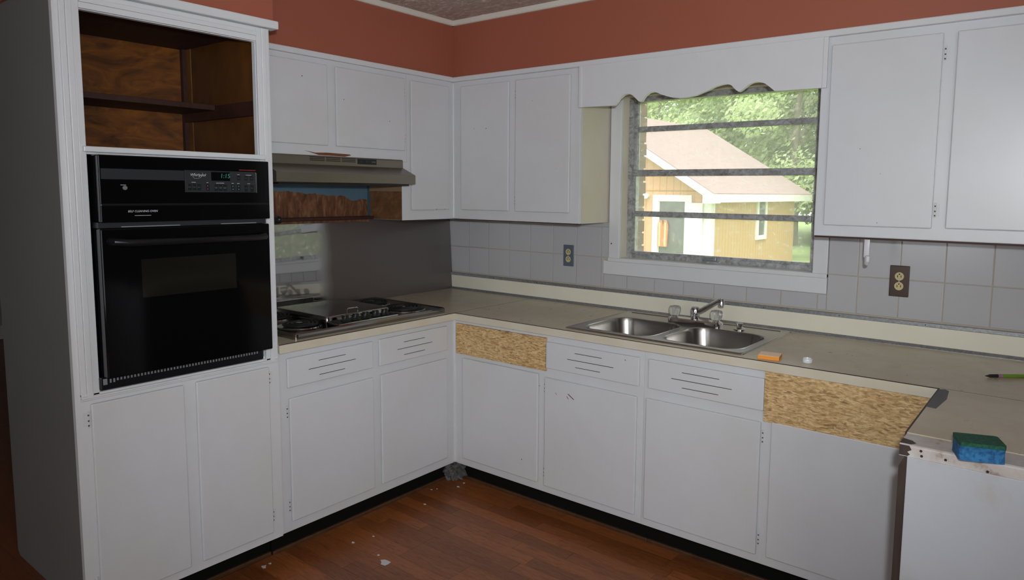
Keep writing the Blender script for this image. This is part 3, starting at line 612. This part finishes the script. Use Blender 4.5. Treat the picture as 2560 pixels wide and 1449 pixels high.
for u in (1.8515, 1.836, 1.8205): btn(u+.0070, u-.0070, 1.482, 1.461); bx('button_print', rb('A', u-.0045, u+.0045, OD+.0023, OD+.0026, 1.4722, 1.4735), 'grey_plastic', kp); bx('button_print', rb('A', u-.0035, u+.0035, OD+.0023, OD+.0026, 1.4690, 1.4701), 'grey_plastic', kp)
for u in (1.743, 1.721): btn(u+.0068, u-.0068, 1.482, 1.459); bx('button_print', rb('A', u-.0035, u+.0035, OD+.0023, OD+.0026, 1.4705, 1.4716), 'grey_plastic', kp)
for u in (1.7695, 1.7425, 1.7215): btn(u+.0070, u-.0070, 1.514, 1.498); bx('button_print', rb('A', u-.003, u+.003, OD+.0023, OD+.0026, 1.5052, 1.5063), 'grey_plastic', kp)
for u, w, zz in ((1.927, .014, 1.4885), (1.8805, .007, 1.4880), (1.836, .028, 1.4872), (1.7915, .008, 1.4870), (1.7705, .009, 1.4868), (1.732, .010, 1.4866), (1.7695, .009, 1.5175), (1.732, .020, 1.5165)): bx('heading_print', rb('A', u-w/2, u+w/2, OD+.0010, OD+.0014, zz-.0007, zz+.0007), 'print', kp)
bx('red_caption', rb('A', 1.704, 1.766, OD-.0003, OD+.0004, 1.5325, 1.5350), 'red_print', cp)
bx('bright_edge', rb('A', 1.7018, 1.7032, OD-.0005, OD+.0016, 1.455, 1.525), 'chrome', cp)
obj('lock_knob', MB().lathe([(.0065, 0), (.0065, .004), (.005, .005)], (OD, -2.140, 1.468), 'x', 16), 'grey_plastic', cp)
bx('heading_print', rb('A', 2.136, 2.152, OD-.0003, OD+.0004, 1.4762, 1.4776), 'print', cp)
text('oven_caption', 'SELF CLEANING OVEN', .0088, 'print', cp, 2.090, 1.3955, OD+.0002, .15)
bx('caption_line', rb('A', 2.066, 2.115, OD-.0003, OD+.0004, 1.3818, 1.3830), 'print', cp)
bx('panel_lip', rb('A', 1.655, 2.211, OD-.004, OD+.004, 1.412, 1.420), 'black_enamel', cp, .002)
bx('panel_gap', rb('A', 1.66, 2.214, TD+.002, OD-.016, 1.345, 1.362), 'charcoal', b)
for u0, u1 in ((1.70, 1.83), (1.97, 2.15)): bx('gap_trim', rb('A', u0, u1, OD-.017, OD-.012, 1.3462, 1.3492), 'vent_fin', b)
dr = obj('oven_door', MB().box(*rb('A', 1.656, 2.215, TD+.002, OD, .880, 1.344), bev=.004), 'black_glass', b)
bx('door_window', rb('A', 1.789, 2.102, OD-.0005, OD+.0006, 1.122, 1.244), 'oven_window', dr)
obj('door_handle', MB().tube([(OD-.002, -2.188, 1.305), (OD+.022, -2.180, 1.303), (OD+.032, -2.15, 1.300), (OD+.034, -1.93, 1.298), (OD+.032, -1.72, 1.297), (OD+.022, -1.69, 1.299), (OD-.002, -1.682, 1.301)], [.013, .013, .012, .011, .012, .013, .013], 12), 'black_enamel', dr, smooth=True)
vt = obj('vent_grille', MB().box(*rb('A', 1.672, 2.224, TD+.002, TD+.022, .838, .880), bev=.004), 'black_enamel', b)
k = 0; u = 2.214
bx('vent_fin', rb('A', 2.204, 2.216, TD+.0215, TD+.0225, .855, .874), 'vent_fin', vt)
u = 2.1945
while u > 1.69:
    bx('vent_fin', rb('A', u-.0026, u+.0026, TD+.0215, TD+.0225, .863-.004*(u > 2.18), .874), 'vent_fin', vt); u -= .01035

# ------------------------------------------------------------------ cooktop
CT = .874
b = empty('cooktop', (.33, -1.08, CT), 'steel drop-in electric cooktop with four coil burners and raised centre cover', 'cooktop')
X0, X1, Y0, Y1 = .068, .606, -1.505, -.662
ck = MB(); o1 = rrect(X0, X1, Y0, Y1, .018); o2 = rrect(X0+.005, X1-.005, Y0+.005, Y1-.005, .014); o3 = rrect(X0+.016, X1-.016, Y0+.016, Y1-.016, .010)
ck.loft([[(x, y_, CT) for x, y_ in o1], [(x, y_, CT+.019) for x, y_ in o1], [(x, y_, CT+.025) for x, y_ in o2], [(x, y_, CT+.021) for x, y_ in o3]])
obj('steel_deck', ck, 'cook_steel', b, smooth=True)
def burner(cx, cy, r):
    cu = obj('drip_bowl', MB().lathe([(r+.016, .0215), (r+.014, .0265), (r+.004, .0255), (r-.02, .0225), (.0, .022)], (cx, cy, CT), 'z', 32, cap=False), 'cook_steel', b, smooth=True)
    pts = []; turns = 4.2 if r > .085 else 3.4
    for k in range(int(turns*28)+1):
        t = 2*math.pi*k/28; q = .022+(r-.022)*k/(turns*28); pts.append((cx+q*math.cos(t), cy+q*math.sin(t), CT+.033))
    cl = obj('coil', MB().tube(pts, .0052, 6), 'coil', b, smooth=True)
    obj('coil_hub', MB().lathe([(.016, .028), (.016, .036), (.013, .0375)], (cx, cy, CT), 'z', 16), 'cook_steel', cl)
    for k in range(3):
        t = R(30+120*k); obj('coil_support', MB().box(-.002, .002, -.002, .002, 0, .001).tube([(cx+.02*math.cos(t), cy+.02*math.sin(t), CT+.0275), (cx+r*math.cos(t), cy+r*math.sin(t), CT+.0275)], .0022, 5), 'coil', cl) if False else obj('coil_support', MB().tube([(cx+.02*math.cos(t), cy+.02*math.sin(t), CT+.0275), (cx+r*math.cos(t), cy+r*math.sin(t), CT+.0275)], .0022, 5), 'coil', cl)
burner(.465, -1.388, .076); burner(.205, -1.375, .090); burner(.235, -.815, .074); burner(.470, -.822, .092)
cv = MB(); cx0, cx1, cy0, cy1 = .110, .500, -1.282, -.925
c1 = rrect(cx0, cx1, cy0, cy1, .020); c2 = rrect(cx0+.004, cx1-.004, cy0+.004, cy1-.004, .016); c3 = rrect(cx0+.014, cx1-.014, cy0+.014, cy1-.014, .010)
cv.loft([[(x, y_, CT+.0215) for x, y_ in c1], [(x, y_, CT+.044) for x, y_ in c1], [(x, y_, CT+.050) for x, y_ in c2], [(x, y_, CT+.051) for x, y_ in c3]])
gc = obj('griddle_cover', cv, 'cook_steel', b, smooth=True)
obj('cover_handle', MB().tube([(.490, -1.165, CT+.048), (.491, -1.165, CT+.066), (.491, -1.160, CT+.071), (.491, -1.112, CT+.071), (.491, -1.107, CT+.066), (.490, -1.107, CT+.048)], .003, 8), 'chrome', gc, smooth=True)
cpn = obj('control_strip', MB().box(.503, .594, -1.282, -.958, CT+.020, CT+.030, bev=.003), 'chrome', b)
bx('strip_face', (.507, .588, -1.277, -.963, CT+.0295, CT+.0305), 'black_enamel', cpn)
for yk in (-1.215, -1.160, -1.105, -1.050, -.998):
    kb = obj('control_knob', MB().lathe([(.020, .0305), (.019, .034), (.0155, .036), (.0145, .052), (.013, .054), (0.001, .054)], (.545, yk, CT), 'z', 20, flute=.03, nf=10), 'black_plastic', cpn, smooth=True)
    bx('pointer', (.528, .546, yk-.0012, yk+.0012, CT+.0538, CT+.0548), 'print', kb)

# ------------------------------------------------------------------ sink, faucet
b = empty('kitchen_sink', (1.68, -.32, CT), 'double bowl stainless steel sink set into the counter below the window', 'sink')
SX0, SX1, SY0, SY1 = 1.276, 2.086, -.602, -.046
zr = CT+.004
dk = MB(); N = 6
# deck around two bowls: rim, ledge and divider
bl = (1.328, 1.668, -.560, -.215, .075); br_ = (1.710, 2.050, -.560, -.215, .075)
mid = 1.689
dk.plate(rrect(SX0+.002, mid, SY0+.002, SY1-.002, .004), rrect(*bl[:4], bl[4]), CT, zr)
dk.plate(rrect(mid, SX1-.002, SY0+.002, SY1-.002, .004), rrect(*br_[:4], br_[4]), CT, zr)
sd = obj('sink_deck', dk, 'steel', b)
rm = MB(); ro = rrect(SX0, SX1, SY0, SY1, .022); ri = rrect(SX0+.014, SX1-.014, SY0+.014, SY1-.014, .012); rmid = rrect(SX0+.005, SX1-.005, SY0+.005, SY1-.005, .018)
rm.loft([[(x, y_, CT+.0002) for x, y_ in ro], [(x, y_, CT+.006) for x, y_ in rmid], [(x, y_, CT+.0035) for x, y_ in ri]], cap=False)
obj('rim', rm, 'steel', b, smooth=True)
bx('ledge_bead', (1.31, 2.05, -.080, -.074, zr-.001, zr+.0025), 'steel', b, .001)
for (x0, x1, y0, y1, r) in (bl, br_):
    m = MB(); rg = []
    for dz, ins, rr in ((.004, -.006, r+.004), (.0055, -.002, r), (.003, .002, r), (-.012, .006, r), (-.14, .016, r), (-.160, .024, r), (-.172, .045, r-.01), (-.176, .10, .05)):
        rg.append([(x, y_, CT+dz) for x, y_ in rrect(x0+ins, x1-ins, y0+ins, y1-ins, max(.02, min(rr, (x1-x0-2*ins)/2-.005, (y1-y0-2*ins)/2-.005)))])
    m.loft(rg, cap=False); m.bm.faces.new([m.bm.verts.new(p) for p in rg[-1]])
    bo = obj('bowl', m, 'steel', b, smooth=True)
    obj('drain', MB().lathe([(.05, 0), (.046, .003), (.036, .001), (.001, -.004)], ((x0+x1)/2, (y0+y1)/2, CT-.1755), 'z', 24, cap=False), 'chrome', bo, smooth=True)
FX, FY = 1.686, -.160
b = empty('kitchen_faucet', (FX, FY, zr), 'chrome two-handle faucet with clear fluted knobs on the sink ledge', 'faucet')
m = MB(); f1 = rrect(FX-.128, FX+.128, FY-.030, FY+.030, .018); f2 = rrect(FX-.122, FX+.122, FY-.024, FY+.024, .014)
m.loft([[(x, y_, zr) for x, y_ in f1], [(x, y_, zr+.016) for x, y_ in f1], [(x, y_, zr+.022) for x, y_ in f2]])
bp = obj('base_plate', m, 'chrome', b, smooth=True)
obj('spout_post', MB().lathe([(.020, .020), (.020, .040), (.018, .042), (.018, .046), (.0195, .048), (.0195, .070), (.016, .077), (.001, .078)], (FX, FY, zr), 'z', 24), 'chrome', b, smooth=True)
sx, sy, sz = FX+.122, FY-.012, zr+.122
spt = obj('spout', MB().tube([(FX+.006, FY, zr+.056), (FX+.03, FY-.004, zr+.066), (FX+.112, FY-.011, sz-.003), (sx, sy, sz), (sx+.004, sy, sz-.006)], [.012, .0115, .0105, .0115, .0115], 14), 'chrome', b, smooth=True)
obj('aerator', MB().lathe([(.0125, -.026), (.0125, .004), (.010, .008), (.001, .009)], (sx+.006, sy, sz), 'z', 20), 'chrome', spt, smooth=True)
for s_ in (-1, 1):
    kx = FX+s_*.1016
    st = obj('valve_stem', MB().lathe([(.018, .020), (.016, .026), (.012, .030)], (kx, FY, zr), 'z', 18), 'chrome', b, smooth=True)
    obj('fluted_knob', MB().lathe([(.012, .028), (.021, .032), (.026, .050), (.0265, .062), (.022, .072), (.012, .074), (.001, .0735)], (kx, FY, zr), 'z', 48, flute=.045, nf=12), 'clear', st, smooth=True)
tag(obj('hose_guide', MB().lathe([(.026, 0), (.026, .004), (.016, .010), (.013, .014), (.013, .020), (.016, .022), (.016, .028), (.010, .031), (.001, .031)], (1.895, -.158, zr), 'z', 24), 'chrome', smooth=True), 'small round chrome hose guide on the sink ledge right of the faucet', 'sink fitting')

# ------------------------------------------------------------------ outlets, hook
def outlet(x0, x1, z0, z1, mat, label, th=.006):
    b = empty('wall_outlet', ((x0+x1)/2, -.0095, z0), label, 'outlet')
    bx('cover_plate', (x0, x1, -.0095-th, -.0092, z0, z1), mat, b, .0025, 3)
    cx, cz = (x0+x1)/2, (z0+z1)/2
    for s_ in (1, -1):
        f = obj('receptacle', MB().lathe([(.0165, -.0092-th-.0015), (.0165, -.0092-th+.002)], (cx, 0, cz+s_*.0195), 'y', 24), 'ivory', b)
        zc_ = cz+s_*.0195; yf = -.0092-th-.0022
        for dx in (-.0063, .0063): bx('slot', (cx+dx-.0013, cx+dx+.0013, yf, yf+.001, zc_-.0045, zc_+.0045), 'slot', f)
        bx('slot', (cx-.0024, cx+.0024, yf, yf+.001, zc_+.0062 if s_ else 0, zc_+.0108), 'slot', f)
    obj('plate_screw', MB().lathe([(.003, -.0092-th-.0015), (.003, -.0092-th+.001)], (cx, 0, cz), 'y', 12), 'alu', b)
outlet(.842, .908, 1.072, 1.186, 'blue_plate', 'slate blue outlet cover on the tiles left of the window')
outlet(2.451, 2.522, 1.066, 1.190, 'bronze_plate', 'dark bronze outlet cover on the tiles under the right upper cabinet', .007)
hk = MB().box(2.405, 2.424, -.262, -.258, 1.235, 1.312, bev=.0012).tube([(2.4145, -.260, 1.24), (2.4145, -.262, 1.222), (2.4165, -.270, 1.213), (2.4215, -.284, 1.214), (2.4265, -.292, 1.226), (2.4275, -.294, 1.244)], [.006, .006, .0065, .007, .0085, .0075], 10)
tag(obj('wall_hook', hk, 'white_plastic', smooth=True), 'small white plastic hook hanging under the right upper cabinet', 'hook')

# ------------------------------------------------------------------ small things on the counter
b = empty('sticky_note_pad', (2.182, -.588, CT), 'small orange sticky note pad on the counter right of the sink', 'note pad')
nb = MB().box(-.037, .037, -.034, .034, 0, .013); 
for v in nb.bm.verts: v.co = Matrix.Rotation(R(10), 3, 'Z') @ v.co + Vector((2.178, -.576, CT))
obj('paper_block', nb, 'note_orange', b)
nt = MB().box(-.0368, .0368, -.0338, .0338, .013, .0138)
for v in nt.bm.verts: v.co = Matrix.Rotation(R(10), 3, 'Z') @ v.co + Vector((2.178, -.576, CT))
obj('top_sheet', nt, 'note_top', b)
tag(obj('bottle_cap', MB().lathe([(.0165, 0), (.0175, .002), (.0175, .012), (.016, .0145), (.014, .0145), (.013, .010), (.001, .0095)], (2.306, -.558, CT), 'z', 28), 'milky', smooth=True), 'small round milky plastic cap on the counter beside the orange note pad', 'cap')
# brush pen lying on the counter
b = empty('brush_pen', (2.89, -.345, CT), 'lime green pen with a black pointed tip lying on the counter', 'pen')
P0 = Vector((2.829, -.397, CT+.006)); dv = Vector((.105, .085, 0)).normalized()
obj('tip', MB().tube([P0+dv*0, P0+dv*.012, P0+dv*.016, P0+dv*.042], [.0008, .0040, .0055, .0058], 12), 'black_tip', b, smooth=True)
obj('ferrule', MB().tube([P0+dv*.042, P0+dv*.058], .0056, 12), 'pen_pink', b, smooth=True)
obj('barrel', MB().tube([P0+dv*.058, P0+dv*.17, P0+dv*.175], [.0056, .0060, .003], 12), 'pen_green', b, smooth=True)
# tape
tp = MB().prism([(2.7325, -.880), (2.758, -.885), (2.768, -.76), (2.7605, -.66), (2.748, -.645), (2.7325, -.655)], 'z', CT-.0002, CT+.0008)
tag(obj('tape_strip', tp, 'tape'), 'grey tape strip stuck on the inner edge of the peninsula counter', 'tape')
# sponge
b = empty('cleaning_sponge', (2.892, -1.232, .872), 'blue cleaning sponge with green scouring pad on the peninsula end', 'sponge')
sp_rot = Matrix.Rotation(R(20), 3, 'Z'); sc_ = Vector((2.894, -1.232, .8722))
def spg(L, Wd, z0, z1, waist):
    m = MB(); rg = []
    for k in range(11):
        t = k/10; z = z0+(z1-z0)*t; w = 1-waist*math.sin(math.pi*t)
        rg.append([sp_rot @ Vector((x*1.0, y_*w, z))+sc_ for x, y_ in rrect(-L/2, L/2, -Wd/2, Wd/2, .007, 4)])
    return m.loft(rg)
obj('foam_block', spg(.092, .072, 0, .033, .13), 'sponge', b, smooth=True)
obj('scouring_pad', spg(.093, .073, .033, .042, 0), 'pad', b)

# ------------------------------------------------------------------ floor bits
du = MB(); bmesh.ops.create_icosphere(du.bm, subdivisions=4, radius=1)
for v in du.bm.verts:
    q = v.co.copy(); f = 1+.35*math.sin(q.x*9+q.z*7)*math.sin(q.y*8+1)+.15*math.sin(q.x*23)*math.sin(q.y*19+q.z*17)
    v.co = Vector((.580+q.x*.055*f, -.580+q.y*.055*f, max(.0026, .045+q.z*.056*f)))
tag(obj('dust_clump', du, 'dust', smooth=True), 'grey dust clump in the corner under the base cabinets', 'dust')
fk = [(.951, -1.353, .030), (.690, -.894, .008), (.666, -.604, .009), (.672, -.654, .014), (.596, -.762, .007), (.889, -1.333, .007), (.748, -1.245, .010), (.724, -1.332, .009), (.609, -1.668, .016), (.607, -1.640, .010), (.612, -.739, .006)]
where = ['largest pale paint flake in the middle of the wood floor', 'pale paint crumb on the floor in front of the cooktop cabinet door', 'pale paint chip by the right side of the dust clump', 'ragged paint chip just in front of the dust clump', 'paint crumb left of the dust clump near the toe kick', 'tiny paint crumb just behind the large floor flake', 'greyish paint chip on the floor, nearer one of two before the cooktop drawers', 'greyish paint chip on the floor, left one of two before the cooktop drawers', 'pale paint chip on the floor before the oven tower, longer of two', 'pale paint chip on the floor before the oven tower, smaller of two', 'smallest paint crumb in the row left of the dust clump']
for (x, y_, r), lb in zip(fk, where):
    n = random.randint(6, 9); pts = []
    for k in range(n):
        t = 2*math.pi*k/n; q = r*random.uniform(.45, 1); pts.append((x+q*math.cos(t), y_+q*.8*math.sin(t)))
    tag(obj('paint_flake', MB().prism(pts, 'z', .0025, .0035), 'flake'), lb, 'paint flake', 'paint flakes on the floor')

# ------------------------------------------------------------------ outdoors
GZ = -.68
lw = struct(obj('lawn', MB().box(-45, 40, .23, 60, GZ-.1, GZ), 'lawn'))
b = empty('garage_building', (-6.5, 17, GZ), 'orange sided outbuilding with pinkish shingle roof seen through the window', 'building')
gx1, gy0, gy1, gz1 = -4.27, 13.36, 19.75, 1.46; rx, rz = -7.84, 3.66; gx0 = 2*rx-gx1
obj('side_wall', MB().box(gx1-.12, gx1, gy0+.12, gy1, GZ, gz1), 'siding_side', b)
obj('front_wall', MB().prism([(gx0, GZ), (gx1, GZ), (gx1, gz1-.02), (rx, rz-.12), (gx0, gz1-.02)], 'y', gy0, gy0+.12), 'siding_front', b)
obj('back_wall', MB().prism([(gx0, GZ), (gx1-.12, GZ), (gx1-.12, gz1-.08), (rx, rz-.12), (gx0, gz1-.02)], 'y', gy1-.1, gy1), 'siding_front', b)
for sgn in (1, -1):
    ex = gx1+.22 if sgn > 0 else gx0-.22; sl = (rz-1.50)/abs(gx1-rx); ez = 1.50-.22*sl
    obj('roof_slope', MB().prism([(ex, ez), (rx, rz), (rx, rz+.10), (ex, ez+.10)], 'y', gy0-.32, gy1+1.0), 'shingle', b)
    obj('rake_board', MB().prism([(ex+.01*sgn, ez-.13), (rx, rz-.13), (rx, rz+.06), (ex+.01*sgn, ez+.06)], 'y', gy0-.36, gy0-.32), 'out_white', b)
bx('eave_fascia', (gx1+.20, gx1+.24, gy0-.34, gy1+1.0, 1.24, 1.44), 'out_white', b)
bx('eave_return', (gx1-.06, gx1+.25, gy0-.37, gy0, 1.22, 1.42), 'out_white', b)
bx('soffit', (gx1, gx1+.2, gy0-.3, gy1+.9, 1.30, 1.33), 'out_white', b)
bx('corner_board', (gx1-.20, gx1+.03, gy0-.03, gy0+.2, GZ, 1.25), 'out_white', b)
obj('siding_seam', MB().box(gx0, gx1, gy0-.006, gy0+.001, 1.50, 1.53), 'siding_side', b)
dfx1, dfx0 = gx1-.50, gx1-1.60
dw = obj('door_frame', MB().box(dfx0, dfx0+.17, gy0-.05, gy0+.02, GZ, 1.41).box(dfx1-.17, dfx1, gy0-.05, gy0+.02, GZ, 1.41).box(dfx0+.17, dfx1-.17, gy0-.05, gy0+.02, 1.25, 1.41), 'out_white', b)
dl = bx('door_leaf', (dfx0+.17, dfx1-.17, gy0-.02, gy0, GZ, 1.25), 'out_white', b)
bx('door_glass', (dfx0+.20, dfx1-.20, gy0-.03, gy0-.018, -.35, 1.24), 'out_glass', dl)
bx('screen_door', (dfx1, dfx1+.32, gy0-.10, gy0-.05, GZ, 1.22), 'out_white', b)
sw_ = obj('side_window', MB().box(gx1-.01, gx1+.05, 16.56, 17.06, .16, .28).box(gx1-.01, gx1+.05, 16.56, 17.06, 1.27, 1.39).box(gx1-.01, gx1+.05, 16.42, 16.56, .16, 1.39).box(gx1-.01, gx1+.05, 17.06, 17.20, .16, 1.39), 'out_white', b)
bx('pane', (gx1, gx1+.02, 16.55, 17.07, .27, .82), 'out_glass', sw_); bx('pane', (gx1, gx1+.02, 16.55, 17.07, .84, 1.28), 'out_glass', sw_)
bx('sash_bar', (gx1, gx1+.03, 16.55, 17.07, .815, .845), 'out_white', sw_)
for xx in (gx1-1.75, gx1-1.92): obj('flood_lamp', MB().lathe([(.03, .02), (.05, -.06), (.075, -.16), (.07, -.165)], (xx, gy0, 1.38), 'y', 16), 'out_white', b)
bx('lamp_base', (gx1-1.90, gx1-1.77, gy0-.03, gy0, 1.33, 1.43), 'out_white', b)
tu = obj('roof_vent', MB().lathe([(.14, 0), (.14, .35), (.20, .40), (.26, .52), (.22, .66), (.05, .74), (.001, .745)], (-7.6, 14.1, 3.50), 'z', 20), 'out_white', b, smooth=True)
vb = empty('safety_vest', (-5.55, 13.30, .10), 'orange safety vest hanging on the outbuilding door glass', 'vest')
obj('vest_cloth', MB().prism([(-5.66, .08), (-5.41, .08), (-5.39, .62), (-5.44, .76), (-5.49, .76), (-5.53, .60), (-5.58, .76), (-5.63, .76), (-5.68, .62)], 'y', 13.26, 13.30), 'vest', vb)
for xx in (-5.62, -5.46): bx('reflective_band', (xx-.022, xx+.022, 13.252, 13.262, .09, .70), 'vest_band', vb)

def tree(name, loc, h, r, mat, label, n=2600, ls=.22, seed=1, trunk=.2, low=.12):
    rnd = random.Random(seed); x, y_, z0 = loc
    b = empty(name, loc, label, 'tree', 'trees in the side yard' if name == 'yard_tree' else 'trees behind the outbuilding')
    path = [(x, y_, z0), (x+rnd.uniform(-.2, .2), y_, z0+h*.4), (x+rnd.uniform(-.4, .4), y_, z0+h*.85)]
    obj('trunk', MB().tube(path, [trunk, trunk*.75, trunk*.25], 10), 'bark', b, smooth=True)
    for k in range(5):
        t = rnd.uniform(0, 6.28); zz = z0+h*rnd.uniform(.3, .65); q = r*rnd.uniform(.4, .7)
        obj('branch', MB().tube([(x, y_, zz), (x+q*.5*math.cos(t), y_+q*.5*math.sin(t), zz+h*.08), (x+q*math.cos(t), y_+q*math.sin(t), zz+h*.13)], [trunk*.3, trunk*.2, trunk*.06], 6), 'bark', b)
    blobs = []
    for k in range(34):
        zz = rnd.uniform(low, 1); w = r*(1-.55*abs(zz-.5)*1.2); t = rnd.uniform(0, 6.28); q = w*math.sqrt(rnd.random())
        blobs.append((x+q*math.cos(t), y_+q*math.sin(t), z0+h*zz, r*rnd.uniform(.28, .5)))
    vs_, fs = [], []
    for k in range(n):
        bx_, by_, bz_, br = rnd.choice(blobs)
        d = Vector((rnd.gauss(0, 1), rnd.gauss(0, 1), rnd.gauss(0, 1))).normalized()*br*(.55+.5*rnd.random())
        c = Vector((bx_, by_, bz_))+Vector((d.x, d.y, d.z*.75))
        nrm = Vector((rnd.gauss(0, 1), rnd.gauss(0, 1), rnd.gauss(0, 1)+.5)).normalized(); a_ = nrm.orthogonal().normalized(); e_ = nrm.cross(a_); s_ = ls*rnd.uniform(.6, 1.25)
        i = len(vs_); c -= Vector(loc); vs_ += [c-a_*s_, c+e_*s_*.5, c+a_*s_, c-e_*s_*.5]; fs.append((i, i+1, i+2, i+3))
    me = bpy.data.meshes.new('foliage'); me.from_pydata([tuple(v) for v in vs_], [], fs); me.materials.append(M[mat])
    o = bpy.data.objects.new('foliage', me); C.objects.link(o); o.parent = b; o['kind'] = 'stuff'; ORI[o] = Vector(loc)
TR = [('tall_tree', (-12.5, 26, GZ), 9.5, 3.4, 'leaf_pale', 'pale bushy tree rising behind the roof ridge at the left'),
      ('bare_tree', (-10.2, 27, GZ), 10, 2.6, 'leaf_mid', 'thin tree with visible branches behind the roof ridge'),
      ('tall_tree', (-6.6, 27, GZ), 11, 3.6, 'leaf_pale', 'bright green tree in the middle behind the roof slope'),
      ('dark_tree', (-4.4, 29, GZ), 8, 3.2, 'leaf_dark', 'dark green tree with a grey trunk behind the far roof end'),
      ('tall_tree', (-1.6, 26.5, GZ), 10, 3.4, 'leaf_mid', 'mid green tree at the right beyond the outbuilding'),
      ('leafy_tree', (-1.5, 21.5, GZ), 5.2, 2.0, 'leaf_pale', 'low pale tree right of the outbuilding wall'),
      ('far_tree', (-15, 33, GZ), 13, 5, 'leaf_pale', 'large pale tree far behind on the left'),
      ('far_tree', (-8, 35, GZ), 13, 5, 'leaf_mid', 'large mid green tree far behind the outbuilding'),
      ('far_tree', (0, 34, GZ), 13, 5, 'leaf_pale', 'large pale tree far behind on the right'),
      ('yard_tree', (9.5, 9.5, GZ), 6.5, 3.0, 'leaf_mid', 'mid green side yard tree mirrored at the left in the splash sheet'),
      ('yard_tree', (13, 13.5, GZ), 8, 4.0, 'leaf_pale', 'pale side yard tree mirrored in the middle of the splash sheet'),
      ('yard_tree', (8, 13, GZ), 7, 3.2, 'leaf_dark', 'dark side yard tree mirrored at the right in the splash sheet')]
for k, (nm, loc, h_, r_, mt, lb) in enumerate(TR): tree(nm, loc, h_, r_, mt, lb, n=17000, ls=.115 if loc[1] < 30 else .20, seed=11+k, trunk=.22)
# garden table mirrored in the splash sheet
b = empty('garden_table', (5.0, 3.6, GZ), 'weathered wooden garden table outside, mirrored in the splash sheet', 'table')
for k in range(5): bx('plank', (4.1, 6.0, 3.0+k*.22, 3.2+k*.22, .72, .77), 'table_wood', b)
for xx in (4.25, 5.8):
    for yy in (3.1, 3.95): bx('leg', (xx-.05, xx+.05, yy-.05, yy+.05, GZ, .72), 'table_wood', b)
